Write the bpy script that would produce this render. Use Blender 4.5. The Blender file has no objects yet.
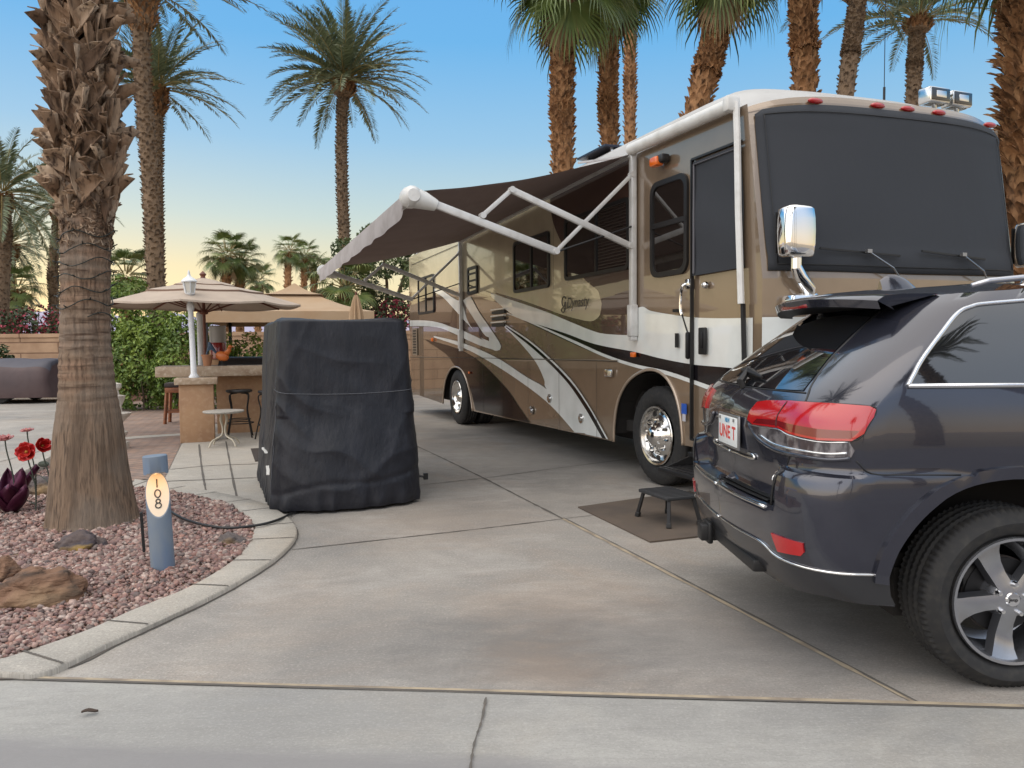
import bpy, bmesh, math, random
import numpy as np
from mathutils import Vector, Matrix, noise
from mathutils.geometry import delaunay_2d_cdt
random.seed(7)
S = bpy.context.scene
COL = S.collection
PI = math.pi
rad = math.radians

# ------------------------------------------------------------------ camera
FPX, CAMH = 770.0, 1.46
_P, _R = rad(2.83), rad(0.5)
FW = Vector((0, math.cos(_P), -math.sin(_P)))
_u0 = Vector((0, math.sin(_P), math.cos(_P))); _r0 = Vector((1, 0, 0))
RT = _r0*math.cos(_R) - _u0*math.sin(_R)
UP = _u0*math.cos(_R) + _r0*math.sin(_R)
EYE = Vector((0, 0, CAMH))
cd = bpy.data.cameras.new('camera'); cam = bpy.data.objects.new('camera', cd); COL.objects.link(cam)
cam.matrix_world = Matrix(((RT.x, UP.x, -FW.x, 0), (RT.y, UP.y, -FW.y, 0), (RT.z, UP.z, -FW.z, CAMH), (0, 0, 0, 1)))
cd.sensor_width = 36; cd.lens = FPX/1024*36; cd.clip_end = 3000; cd.clip_start = 0.05
S.camera = cam

def ray(px, py): return FW + RT*((px-512)/FPX) + UP*((384-py)/FPX)
def gp(px, py, z=0.0):
    d = ray(px, py); return EYE + d*((z-CAMH)/d.z)
def dp(px, py, Y):
    d = ray(px, py); return EYE + d*(Y/d.y)

# ------------------------------------------------------------------ objects
def tag(o, label=None, cat=None, group=None, kind=None):
    if label: o['label'] = label
    if cat: o['category'] = cat
    if group: o['group'] = group
    if kind: o['kind'] = kind
    return o

def thing(name, label, cat, loc=(0, 0, 0), rz=0, group=None):
    o = bpy.data.objects.new(name, None); COL.objects.link(o)
    o.empty_display_size = .1
    o.location = loc; o.rotation_euler = (0, 0, rz)
    return tag(o, label, cat, group)

def copy_tree(o, parent=None):
    c = o.copy(); COL.objects.link(c)
    if parent: c.parent = parent
    for ch in list(o.children): copy_tree(ch, c)
    return c

def link_mesh(name, me, mats, parent=None, smooth=False):
    if not isinstance(mats, (list, tuple)): mats = [mats]
    for m in mats: me.materials.append(m)
    if smooth is True:
        me.polygons.foreach_set('use_smooth', [True]*len(me.polygons))
    o = bpy.data.objects.new(name, me); COL.objects.link(o)
    if parent: o.parent = parent
    if isinstance(smooth, (int, float)) and not isinstance(smooth, bool):
        me.polygons.foreach_set('use_smooth', [True]*len(me.polygons))
        me.set_sharp_from_angle(angle=rad(smooth))
    return o

class MB:
    """collects vertices and faces of one mesh"""
    def __init__(s): s.v = []; s.f = []; s.m = []; s.a = []; s.cur = 0.5
    def pt(s, p):
        s.v.append(tuple(p)); s.a.append(s.cur); return len(s.v)-1
    def face(s, idx, m=0): s.f.append(tuple(idx)); s.m.append(m)
    def quad(s, a, b, c, d, m=0): s.face([s.pt(a), s.pt(b), s.pt(c), s.pt(d)], m)
    def tri(s, a, b, c, m=0): s.face([s.pt(a), s.pt(b), s.pt(c)], m)
    def box(s, c, d, m=0, M=None, bev=0.0):
        x, y, z = d[0]/2, d[1]/2, d[2]/2
        if bev <= 0:
            P = [(-x,-y,-z),(x,-y,-z),(x,y,-z),(-x,y,-z),(-x,-y,z),(x,-y,z),(x,y,z),(-x,y,z)]
            F = [(0,3,2,1),(4,5,6,7),(0,1,5,4),(1,2,6,5),(2,3,7,6),(3,0,4,7)]
        else:
            bm = bmesh.new(); bmesh.ops.create_cube(bm, size=1)
            bmesh.ops.scale(bm, vec=(d[0], d[1], d[2]), verts=bm.verts)
            bmesh.ops.bevel(bm, geom=bm.edges[:], offset=min(bev, x*.9, y*.9, z*.9), segments=2, affect='EDGES', profile=.5)
            bm.verts.index_update()
            P = [tuple(v.co) for v in bm.verts]; F = [tuple(v.index for v in f.verts) for f in bm.faces]; bm.free()
        b = len(s.v); c = Vector(c)
        for p in P:
            q = Vector(p)
            if M is not None: q = M @ q
            s.pt(q + c)
        for f in F: s.face([b+i for i in f], m)
    def bar(s, p, q, wx, wy, m=0, up=(0, 0, 1), bev=0.0):
        p, q = Vector(p), Vector(q); z = (q-p); L = z.length; z.normalize()
        x = z.cross(Vector(up))
        if x.length < 1e-4: x = z.cross(Vector((1, 0, 0)))
        x.normalize(); y = z.cross(x)
        M = Matrix((x, y, z)).transposed()
        s.box((p+q)/2, (wx, wy, L), m, M, bev)
    def tube(s, pts, r, n=8, m=0, cap=True):
        pts = [Vector(p) for p in pts]; N = len(pts)
        if not isinstance(r, (list, tuple)): r = [r]*N
        t0 = (pts[1]-pts[0]).normalized()
        x = t0.cross(Vector((0, 0, 1)))
        if x.length < 1e-3: x = t0.cross(Vector((1, 0, 0)))
        x.normalize(); rings = []
        for i in range(N):
            t = (pts[min(i+1, N-1)]-pts[max(i-1, 0)]).normalized()
            x = (x - t*x.dot(t))
            if x.length < 1e-6: x = t.orthogonal()
            x.normalize(); y = t.cross(x)
            rings.append([s.pt(pts[i] + (x*math.cos(2*PI*k/n) + y*math.sin(2*PI*k/n))*r[i]) for k in range(n)])
        for i in range(N-1):
            for k in range(n):
                s.face((rings[i][k], rings[i][(k+1) % n], rings[i+1][(k+1) % n], rings[i+1][k]), m)
        if cap:
            s.face(rings[0][::-1], m); s.face(rings[-1], m)
    def lathe(s, prof, n=24, m=0, M=None, c=(0, 0, 0), cap=True):
        """prof: list of (r, z[, mat])"""
        c = Vector(c); rings = []
        for pr in prof:
            ring = []
            for k in range(n):
                q = Vector((pr[0]*math.cos(2*PI*k/n), pr[0]*math.sin(2*PI*k/n), pr[1]))
                if M is not None: q = M @ q
                ring.append(s.pt(q + c))
            rings.append(ring)
        for i in range(len(prof)-1):
            mm = prof[i][2] if len(prof[i]) > 2 else m
            for k in range(n):
                s.face((rings[i][k], rings[i][(k+1) % n], rings[i+1][(k+1) % n], rings[i+1][k]), mm)
        if cap:
            if prof[0][0] > 1e-4: s.face(rings[0][::-1], prof[0][2] if len(prof[0]) > 2 else m)
            if prof[-1][0] > 1e-4: s.face(rings[-1], prof[-2][2] if len(prof[-2]) > 2 else m)
    def grid(s, rows, m=0, closed=False):
        idx = [[s.pt(p) for p in r] for r in rows]
        for i in range(len(idx)-1):
            n = len(idx[i])
            for k in range(n if closed else n-1):
                s.face((idx[i][k], idx[i][(k+1) % n], idx[i+1][(k+1) % n], idx[i+1][k]), m)
        return idx
    def prism(s, poly, z0, z1, m=0, M=None, c=(0, 0, 0)):
        c = Vector(c)
        def T(p, z):
            q = Vector((p[0], p[1], z))
            return (M @ q if M is not None else q) + c
        a = [s.pt(T(p, z0)) for p in poly]; b = [s.pt(T(p, z1)) for p in poly]
        n = len(poly)
        s.face(a[::-1], m); s.face(b, m)
        for i in range(n): s.face((a[i], a[(i+1) % n], b[(i+1) % n], b[i]), m)
    def ico(s, c, d, M=None, sub=1, m=0, jit=0.0):
        bm = bmesh.new(); bmesh.ops.create_icosphere(bm, subdivisions=sub, radius=1); bm.verts.index_update()
        b = len(s.v); c = Vector(c)
        for v in bm.verts:
            q = v.co.copy()*(1+random.uniform(-jit, jit))
            q = Vector((q.x*d[0], q.y*d[1], q.z*d[2]))
            if M is not None: q = M @ q
            s.pt(q + c)
        for f in bm.faces: s.face([b+v.index for v in f.verts], m)
        bm.free()
    def build(s, name, mats, parent=None, smooth=False, weld=0):
        me = bpy.data.meshes.new(name)
        me.from_pydata(s.v, [], s.f)
        me.polygons.foreach_set('material_index', s.m)
        at = me.attributes.new('var', 'FLOAT', 'POINT'); at.data.foreach_set('value', s.a)
        me.update()
        if weld:
            bm = bmesh.new(); bm.from_mesh(me); bmesh.ops.remove_doubles(bm, verts=bm.verts, dist=weld)
            bmesh.ops.recalc_face_normals(bm, faces=bm.faces)
            bm.to_mesh(me); bm.free()
        return link_mesh(name, me, mats, parent, smooth)

def cr(pts, n=8):
    """smooth curve through 2-D or 3-D points"""
    P = [Vector(p) for p in pts]
    P = [P[0]*2-P[1]] + P + [P[-1]*2-P[-2]]
    out = []
    for i in range(1, len(P)-2):
        for k in range(n):
            t = k/n
            a, b, c, d = P[i-1], P[i], P[i+1], P[i+2]
            out.append(0.5*((2*b) + (c-a)*t + (2*a-5*b+4*c-d)*t*t + (3*b-a-3*c+d)*t**3))
    out.append(P[-2].copy())
    return out

def interp(tab, x):
    if x <= tab[0][0]: return tab[0][1]
    for (a, b), (c, d) in zip(tab, tab[1:]):
        if x <= c: return b+(d-b)*(x-a)/(c-a)
    return tab[-1][1]
def sstep(a, b, x):
    t = max(0, min(1, (x-a)/(b-a))); return t*t*(3-2*t)

def inside(p, poly):
    x, y = p; r = False; n = len(poly); j = n-1
    for i in range(n):
        xi, yi = poly[i][0], poly[i][1]; xj, yj = poly[j][0], poly[j][1]
        if (yi > y) != (yj > y) and x < (xj-xi)*(y-yi)/(yj-yi)+xi: r = not r
        j = i
    return r

def resample(poly, step):
    out = []; n = len(poly)
    for i in range(n):
        a, b = Vector(poly[i][:2]), Vector(poly[(i+1) % n][:2])
        k = max(1, int(math.ceil((b-a).length/step)))
        for j in range(k): out.append(a+(b-a)*j/k)
    return out

def patch_into(mb, poly, mapf, step=.08, thick=0.0, m=0, rows=None, mrim=None):
    """fill a 2-D outline and lay it on the surface mapf(s, z, off); thick > 0 gives it an edge"""
    P = resample(poly, step)
    ar = sum(P[i].x*P[(i+1) % len(P)].y-P[(i+1) % len(P)].x*P[i].y for i in range(len(P)))
    if ar < 0: P = P[::-1]
    n = len(P); xs = [p.x for p in P]; zs = [p.y for p in P]
    V = list(P); E = [(i, (i+1) % n) for i in range(n)]
    zr = rows if rows else [min(zs)+step*(j+.5) for j in range(int((max(zs)-min(zs))/step)+1)]
    tol = step*.3
    for z in zr:
        x = min(xs)+step*.5
        while x < max(xs):
            if inside((x, z), P) and min((p.x-x)**2+(p.y-z)**2 for p in P) > tol*tol: V.append(Vector((x, z)))
            x += step
    vc, ed, fc, ov, oe, of = delaunay_2d_cdt(V, E, [], 1, 1e-6)
    ids = [mb.pt(mapf(v.x, v.y, thick)) for v in vc]
    for f in fc: mb.face([ids[i] for i in f], m)
    if thick > 0:
        mp = {}
        for i, l in enumerate(ov):
            for k in l: mp[k] = i
        lo = [mb.pt(mapf(p.x, p.y, -0.004)) for p in P]
        hi = [mb.pt(mapf(p.x, p.y, thick)) for p in P]
        for i in range(n):
            j = (i+1) % n
            mb.face((lo[i], lo[j], hi[j], hi[i]), m if mrim is None else mrim)

def rrect(x0, y0, x1, y1, r, n=5):
    out = []
    for cx, cy, a in ((x1-r, y1-r, 0), (x0+r, y1-r, 90), (x0+r, y0+r, 180), (x1-r, y0+r, 270)):
        for k in range(n+1):
            t = rad(a+90*k/n); out.append((cx+r*math.cos(t), cy+r*math.sin(t)))
    return out

def lettering(name, txt, size, mat, parent, M, shear=0.0, ext=.001, align='CENTER', bold=0.0):
    c = bpy.data.curves.new(name, 'FONT'); c.body = txt; c.size = size; c.shear = shear
    c.extrude = ext; c.offset = bold; c.align_x = align; c.align_y = 'CENTER'
    c.materials.append(mat)
    t_ = bpy.data.objects.new(name, c); COL.objects.link(t_)
    me = bpy.data.meshes.new_from_object(t_.evaluated_get(bpy.context.evaluated_depsgraph_get()))
    bpy.data.objects.remove(t_); me.name = name
    o = bpy.data.objects.new(name, me); COL.objects.link(o); o.parent = parent; o.matrix_local = M
    return o

def absorb(dst, src):
    """surface pattern built separately goes into its part's own mesh (both share one local frame)"""
    n = len(dst.data.materials)
    for m in src.data.materials: dst.data.materials.append(m)
    bm = bmesh.new(); bm.from_mesh(dst.data); k = len(bm.faces); bm.from_mesh(src.data); bm.faces.ensure_lookup_table()
    for f in bm.faces[k:]: f.material_index += n
    bm.to_mesh(dst.data); bm.free()
    bpy.data.objects.remove(src)

# ------------------------------------------------------------------ materials
def M_(name, col, rough=.5, metal=0.0, spec=.5, coat=0.0, var=None, nz=None, bump=None, emit=None, alpha=None, trans=0.0, flake=None, coords='Object', sss=0.0):
    """var: colour the 'var' attribute blends to; nz: (scale xyz, colour2, lo, hi[, detail]); bump: (scale xyz, strength, dist)"""
    m = bpy.data.materials.new(name); m.use_nodes = True
    nt = m.node_tree; b = nt.nodes['Principled BSDF']; L = nt.links.new
    b.inputs['Roughness'].default_value = rough; b.inputs['Metallic'].default_value = metal
    b.inputs['Specular IOR Level'].default_value = spec; b.inputs['Coat Weight'].default_value = coat
    b.inputs['Coat Roughness'].default_value = .02
    if coat: b.inputs['Coat IOR'].default_value = 1.6
    if trans: b.inputs['Transmission Weight'].default_value = trans
    if alpha is not None: b.inputs['Alpha'].default_value = alpha
    c = (*col, 1); b.inputs['Base Color'].default_value = c
    tc = nt.nodes.new('ShaderNodeTexCoord')
    cur = None
    def mapn(sc):
        mp = nt.nodes.new('ShaderNodeMapping'); mp.inputs['Scale'].default_value = sc if isinstance(sc, (tuple, list)) else (sc, sc, sc)
        L(tc.outputs[coords], mp.inputs['Vector']); return mp.outputs['Vector']
    def mix(f, a, b2):
        x = nt.nodes.new('ShaderNodeMix'); x.data_type = 'RGBA'
        L(f, x.inputs['Factor'])
        if isinstance(a, tuple): x.inputs['A'].default_value = a
        else: L(a, x.inputs['A'])
        x.inputs['B'].default_value = b2
        return x.outputs['Result']
    if var:
        at = nt.nodes.new('ShaderNodeAttribute'); at.attribute_name = 'var'
        if isinstance(var[0], (tuple, list)):
            rp = nt.nodes.new('ShaderNodeValToRGB'); e = rp.color_ramp.elements
            e[0].color = c; e[0].position = 0
            e[1].color = (*var[-1], 1); e[1].position = 1
            for i, q in enumerate(var[:-1]):
                k = e.new((i+1)/len(var)); k.color = (*q, 1)
            L(at.outputs['Fac'], rp.inputs['Fac']); cur = rp.outputs['Color']
        else: cur = mix(at.outputs['Fac'], c, (*var, 1))
    for z in ([] if nz is None else (nz if isinstance(nz, list) else [nz])):
        t = nt.nodes.new('ShaderNodeTexNoise'); t.inputs['Scale'].default_value = 1
        t.inputs['Detail'].default_value = z[4] if len(z) > 4 else 4
        L(mapn(z[0]), t.inputs['Vector'])
        mr = nt.nodes.new('ShaderNodeMapRange'); mr.inputs['From Min'].default_value = z[2]; mr.inputs['From Max'].default_value = z[3]
        L(t.outputs['Fac'], mr.inputs['Value'])
        fac = mr.outputs['Result']
        if len(z) > 5:      # weight by the 'var' attribute ('v') or by its inverse ('i')
            at = nt.nodes.new('ShaderNodeAttribute'); at.attribute_name = 'var'
            ma = nt.nodes.new('ShaderNodeMath'); ma.operation = 'MULTIPLY'; L(fac, ma.inputs[0]); src_ = at.outputs['Fac']
            if z[5] == 'i':
                iv = nt.nodes.new('ShaderNodeMath'); iv.operation = 'SUBTRACT'; iv.inputs[0].default_value = 1; L(src_, iv.inputs[1]); src_ = iv.outputs[0]
            L(src_, ma.inputs[1]); fac = ma.outputs[0]
        cur = mix(fac, cur if cur is not None else c, (*z[1], 1))
    if cur is not None: L(cur, b.inputs['Base Color'])
    prev = None
    for z in ([] if bump is None else (bump if isinstance(bump, list) else [bump])):
        t = nt.nodes.new('ShaderNodeTexNoise'); t.inputs['Scale'].default_value = 1; t.inputs['Detail'].default_value = 5
        L(mapn(z[0]), t.inputs['Vector'])
        bp = nt.nodes.new('ShaderNodeBump'); bp.inputs['Strength'].default_value = z[1]; bp.inputs['Distance'].default_value = z[2]
        L(t.outputs['Fac'], bp.inputs['Height'])
        if prev is not None: L(prev, bp.inputs['Normal'])
        prev = bp.outputs['Normal']
    if prev is not None: L(prev, b.inputs['Normal'])
    if emit:
        b.inputs['Emission Color'].default_value = (*emit[0], 1); b.inputs['Emission Strength'].default_value = emit[1]
    m.diffuse_color = c
    return m

BLACK = M_('black_plastic', (.012, .012, .013), .45)
RUBBER = M_('tyre_rubber', (.018, .018, .019), .75, nz=((30, 30, 30), (.035, .033, .03), .45, .75), bump=((120, 120, 120), .15, .002))
CHROME = M_('chrome', (.82, .82, .82), .06, 1.0)
ALU = M_('polished_aluminium', (.72, .71, .69), .16, 1.0, bump=((14, 14, 14), .08, .01))
WHITEM = M_('white_painted_metal', (.72, .72, .70), .35, nz=((6, 6, 6), (.55, .54, .51), .5, .8))
GLASS = M_('dark_tinted_glass', (.008, .008, .009), .03, 0, .6, 0.6)
DARKM = M_('dark_metal', (.03, .03, .032), .45, .6)
REDL = M_('red_lens', (.42, .004, .008), .16, 0, .5, 1.0, bump=((60, 60, 60), .04, .004))
AMBER = M_('amber_lens', (.75, .14, .01), .2, 0, .5, .6)
# ------------------------------------------------------------------ sky and sun
SUN_AZ, SUN_EL = rad(-30), rad(3.0)       # low sun, ahead and to the left
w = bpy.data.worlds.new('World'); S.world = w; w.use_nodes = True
nt = w.node_tree; bg = nt.nodes['Background']; L = nt.links.new
sky = nt.nodes.new('ShaderNodeTexSky'); sky.sky_type = 'NISHITA'; sky.sun_disc = False
sky.sun_elevation = SUN_EL; sky.sun_rotation = SUN_AZ; sky.altitude = 0
sky.air_density = 1.0; sky.dust_density = 0.6; sky.ozone_density = 2.5
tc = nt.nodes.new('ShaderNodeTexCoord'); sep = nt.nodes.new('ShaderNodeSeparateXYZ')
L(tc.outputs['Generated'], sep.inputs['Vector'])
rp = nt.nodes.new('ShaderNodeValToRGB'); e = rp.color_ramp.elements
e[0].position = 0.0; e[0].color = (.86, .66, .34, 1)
e[1].position = 1.0; e[1].color = (1.7, 1.6, 1.5, 1)  # unseen upper sky brightened to lift the light on the ground
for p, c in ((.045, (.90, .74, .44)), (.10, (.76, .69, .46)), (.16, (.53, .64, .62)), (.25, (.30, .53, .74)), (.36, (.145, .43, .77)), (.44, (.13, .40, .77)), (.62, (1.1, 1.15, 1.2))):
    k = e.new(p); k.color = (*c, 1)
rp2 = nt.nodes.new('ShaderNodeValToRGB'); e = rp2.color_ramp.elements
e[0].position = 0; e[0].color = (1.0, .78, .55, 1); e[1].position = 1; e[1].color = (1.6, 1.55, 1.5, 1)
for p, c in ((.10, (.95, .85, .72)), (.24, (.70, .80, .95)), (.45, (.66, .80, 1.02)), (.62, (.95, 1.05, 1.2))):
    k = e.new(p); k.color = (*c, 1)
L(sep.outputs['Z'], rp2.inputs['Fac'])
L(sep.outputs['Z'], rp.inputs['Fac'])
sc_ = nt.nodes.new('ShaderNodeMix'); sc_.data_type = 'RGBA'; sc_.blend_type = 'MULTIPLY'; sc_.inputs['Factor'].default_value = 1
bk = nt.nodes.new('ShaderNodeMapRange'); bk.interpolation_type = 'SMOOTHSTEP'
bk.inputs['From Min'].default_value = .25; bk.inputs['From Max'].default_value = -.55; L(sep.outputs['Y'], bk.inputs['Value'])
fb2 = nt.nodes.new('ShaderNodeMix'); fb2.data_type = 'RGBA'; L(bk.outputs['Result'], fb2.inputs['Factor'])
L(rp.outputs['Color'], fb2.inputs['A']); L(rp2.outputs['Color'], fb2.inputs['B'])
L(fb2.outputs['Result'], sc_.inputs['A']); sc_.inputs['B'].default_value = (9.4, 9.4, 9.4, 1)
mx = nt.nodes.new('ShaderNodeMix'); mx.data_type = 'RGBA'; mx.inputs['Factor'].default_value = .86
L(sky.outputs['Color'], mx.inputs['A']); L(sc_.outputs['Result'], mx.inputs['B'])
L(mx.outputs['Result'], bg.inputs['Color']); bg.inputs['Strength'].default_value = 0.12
sl = bpy.data.lights.new('fill_sun', 'SUN'); so = bpy.data.objects.new('fill_sun', sl); COL.objects.link(so)
sl.energy = 2.15; sl.angle = rad(100); sl.color = (1, .90, .79)  # broad soft fill added from behind left, not the low sun ahead
LAMP_EL = rad(41)
LAMP_AZ = rad(-130)
so.rotation_euler = Vector((math.sin(LAMP_AZ)*math.cos(LAMP_EL), math.cos(LAMP_AZ)*math.cos(LAMP_EL), math.sin(LAMP_EL))).to_track_quat('Z', 'Y').to_euler()
vs = S.view_settings; vs.view_transform = 'Standard'; vs.look = 'None'; vs.gamma = 1; vs.exposure = 0.12
S.cycles.max_bounces = 6; S.cycles.diffuse_bounces = 3; S.cycles.glossy_bounces = 4; S.cycles.transparent_max_bounces = 8
S.cycles.sample_clamp_indirect = 6

# ------------------------------------------------------------------ concrete
def concrete(name, base, dark, warm, light, seed=0.0, rough=.72, edge=None, stains=(), speck=1.0):
    m = bpy.data.materials.new(name); m.use_nodes = True
    nt = m.node_tree; b = nt.nodes['Principled BSDF']; L = nt.links.new
    tc = nt.nodes.new('ShaderNodeTexCoord')
    def nz(scale, det=5, rgh=.6, dist=0.0, rot=0.0, off=0.0):
        mp = nt.nodes.new('ShaderNodeMapping'); mp.inputs['Scale'].default_value = scale
        mp.inputs['Rotation'].default_value = (0, 0, rot); mp.inputs['Location'].default_value = (seed+off, seed*.7+off, 0)
        L(tc.outputs['Object'], mp.inputs['Vector'])
        t = nt.nodes.new('ShaderNodeTexNoise'); t.inputs['Scale'].default_value = 1; t.inputs['Detail'].default_value = det
        t.inputs['Roughness'].default_value = rgh; t.inputs['Distortion'].default_value = dist
        L(mp.outputs['Vector'], t.inputs['Vector']); return t.outputs['Fac']
    def mr(v, a, b_, c=0, d=1):
        x = nt.nodes.new('ShaderNodeMapRange'); x.inputs['From Min'].default_value = a; x.inputs['From Max'].default_value = b_
        x.inputs['To Min'].default_value = c; x.inputs['To Max'].default_value = d; L(v, x.inputs['Value']); return x.outputs['Result']
    def mix(f, a, c, bt='MIX'):
        x = nt.nodes.new('ShaderNodeMix'); x.data_type = 'RGBA'; x.blend_type = bt; L(f, x.inputs['Factor'])
        if isinstance(a, tuple): x.inputs['A'].default_value = (*a, 1)
        else: L(a, x.inputs['A'])
        if isinstance(c, tuple): x.inputs['B'].default_value = (*c, 1)
        else: L(c, x.inputs['B'])
        return x.outputs['Result']
    c = mix(mr(nz((.55, .55, 1), 6, .62, .6), .36, .66), base, dark)
    c = mix(mr(nz((.5, .5, 1), 7, .68, 1.0, .4, 3.1), .50, .74, 0, .6), c, warm)
    c = mix(mr(nz((.7, 1.2, 1), 7, .7, .8, -.35, 7.7), .50, .74, 0, .75), c, light)
    c = mix(mr(nz((1.6, 2.2, 1), 6, .7, .9, .6, 11.), .56, .74, 0, .45), c, dark)
    c = mix(mr(nz((2.4, 22, 1), 6, .8, .2, .10, 5.), .50, .74, 0, .45), c, tuple(x*.62 for x in base))
    c = mix(mr(nz((6, 9, 1), 7, .8), .40, .72, 0, .48), c, tuple(x*.62 for x in base))
    c = mix(mr(nz((60, 75, 1), 3, .7), .5, .70, 0, .52*speck), c, tuple(min(1, x*1.5) for x in base))
    c = mix(mr(nz((90, 120, 1), 2, .7, 0, 0, 2.), .53, .68, 0, .65*speck), c, tuple(x*.5 for x in base))
    for pt, rd_, colr, am in stains:      # old spills and tyre scuffs with a ragged outline
        vm = nt.nodes.new('ShaderNodeVectorMath'); vm.operation = 'DISTANCE'; L(tc.outputs['Object'], vm.inputs[0]); vm.inputs[1].default_value = (pt.x, pt.y, 0)
        ad = nt.nodes.new('ShaderNodeMath'); ad.operation = 'MULTIPLY_ADD'; L(nz((2.2, 4.5, 1), 7, .75, .4, .2, pt.x*3), ad.inputs[0]); ad.inputs[1].default_value = -rd_*2.4; L(vm.outputs['Value'], ad.inputs[2])
        c = mix(mr(ad.outputs[0], rd_*.1, -rd_*1.0, 0, am), c, colr)
    if edge:      # grime gathered along one edge
        pt, dr, wd, colr = edge
        vm = nt.nodes.new('ShaderNodeVectorMath'); vm.operation = 'DOT_PRODUCT'; L(tc.outputs['Object'], vm.inputs[0]); vm.inputs[1].default_value = (dr.x, dr.y, 0)
        n1 = nz((1.2, 6, 1), 6, .7, .3, 0, 9.); ad = nt.nodes.new('ShaderNodeMath'); ad.operation = 'MULTIPLY_ADD'; L(n1, ad.inputs[0]); ad.inputs[1].default_value = wd*1.6; L(vm.outputs['Value'], ad.inputs[2])
        d0 = pt.x*dr.x+pt.y*dr.y + wd*.8
        c = mix(mr(ad.outputs[0], d0-wd*.35, d0+wd*.35, 0, .85), c, colr)
    L(c, b.inputs['Base Color'])
    L(mr(nz((1.3, 1.3, 1), 4), .3, .7, rough-.14, rough+.14), b.inputs['Roughness'])
    b.inputs['Specular IOR Level'].default_value = .4
    bp = nt.nodes.new('ShaderNodeBump'); bp.inputs['Strength'].default_value = .35; bp.inputs['Distance'].default_value = .004
    L(nz((30, 140, 1), 3, .6, 0, .04), bp.inputs['Height'])
    bp2 = nt.nodes.new('ShaderNodeBump'); bp2.inputs['Strength'].default_value = .25; bp2.inputs['Distance'].default_value = .03
    L(nz((2.5, 2.5, 1), 4), bp2.inputs['Height']); L(bp.outputs['Normal'], bp2.inputs['Normal'])
    L(bp2.outputs['Normal'], b.inputs['Normal'])
    return m

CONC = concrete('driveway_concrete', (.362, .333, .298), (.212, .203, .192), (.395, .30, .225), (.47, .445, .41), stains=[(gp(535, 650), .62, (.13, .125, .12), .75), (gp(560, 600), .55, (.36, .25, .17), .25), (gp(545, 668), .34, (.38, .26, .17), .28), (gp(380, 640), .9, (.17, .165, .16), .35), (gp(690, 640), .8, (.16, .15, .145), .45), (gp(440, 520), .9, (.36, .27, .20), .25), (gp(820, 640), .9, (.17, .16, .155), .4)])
jA, jB = gp(0, 680), gp(1024, 710); jd = (jB-jA).normalized(); jn = Vector((jd.y, -jd.x, 0))
rA, rB = gp(0, 733), gp(700, 764); rd = (rB-rA).normalized(); rn = Vector((rd.y, -rd.x, 0))
CONC2 = concrete('gutter_concrete', (.355, .347, .325), (.27, .265, .255), (.35, .315, .265), (.44, .43, .40), 21., .72, (rA+rn*.05, rn, .14, (.225, .218, .218)), (), .5)
KERBM = concrete('kerb_concrete', (.43, .40, .35), (.33, .31, .28), (.50, .41, .31), (.53, .50, .45), 43.)
JOINT = M_('dark_joint', (.11, .10, .09), .95, nz=((9, 9, 9), (.14, .12, .10), .5, .75))  # plain dark colour of the concrete joints
FILLER = M_('joint_filler', (.40, .33, .235), .9, nz=((7, 7, 7), (.23, .19, .15), .45, .7))
SOIL = M_('soil', (.21, .125, .085), .95, nz=((1.2, 1.2, 1.2), (.30, .22, .15), .4, .65), bump=((14, 14, 14), .6, .05))
SAND = M_('desert_ground', (.36, .28, .20), .95, nz=((.06, .06, .06), (.25, .21, .15), .4, .65))
ROADM = concrete('road_asphalt', (.195, .185, .192), (.15, .14, .15), (.20, .18, .17), (.26, .25, .25), 77.)

def sheet(name, poly, z, mat, parent=None, kind='structure'):
    mb = MB(); P = [Vector((p[0], p[1])) for p in poly]
    a = sum(P[i].x*P[(i+1) % len(P)].y-P[(i+1) % len(P)].x*P[i].y for i in range(len(P)))
    if a < 0: P = P[::-1]
    vc, ed, fc, *_ = delaunay_2d_cdt(P, [(i, (i+1) % len(P)) for i in range(len(P))], [], 1, 1e-6)
    ids = [mb.pt((v.x, v.y, z)) for v in vc]
    for f in fc: mb.face([ids[i] for i in f])
    o = mb.build(name, mat, parent)
    if kind and not parent: o['kind'] = kind
    return o

def strip(mb, pts, w_, z, jit=.25, n=10):
    P = cr([(p[0], p[1], 0) for p in pts], n) if len(pts) > 2 else [Vector((pts[0][0]+(pts[1][0]-pts[0][0])*k/60, pts[0][1]+(pts[1][1]-pts[0][1])*k/60, 0)) for k in range(61)]
    prev = None
    for i, p in enumerate(P):
        t = (P[min(i+1, len(P)-1)]-P[max(i-1, 0)]).normalized(); nn = Vector((-t.y, t.x, 0))
        h = w_/2*(1+random.uniform(-jit, jit)); o_ = nn*random.uniform(-jit, jit)*w_*.15
        cur = (mb.pt(p+nn*h+o_+Vector((0, 0, z))), mb.pt(p-nn*h+o_+Vector((0, 0, z))))
        if prev: mb.face((prev[1], cur[1], cur[0], prev[0]))
        prev = cur

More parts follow.
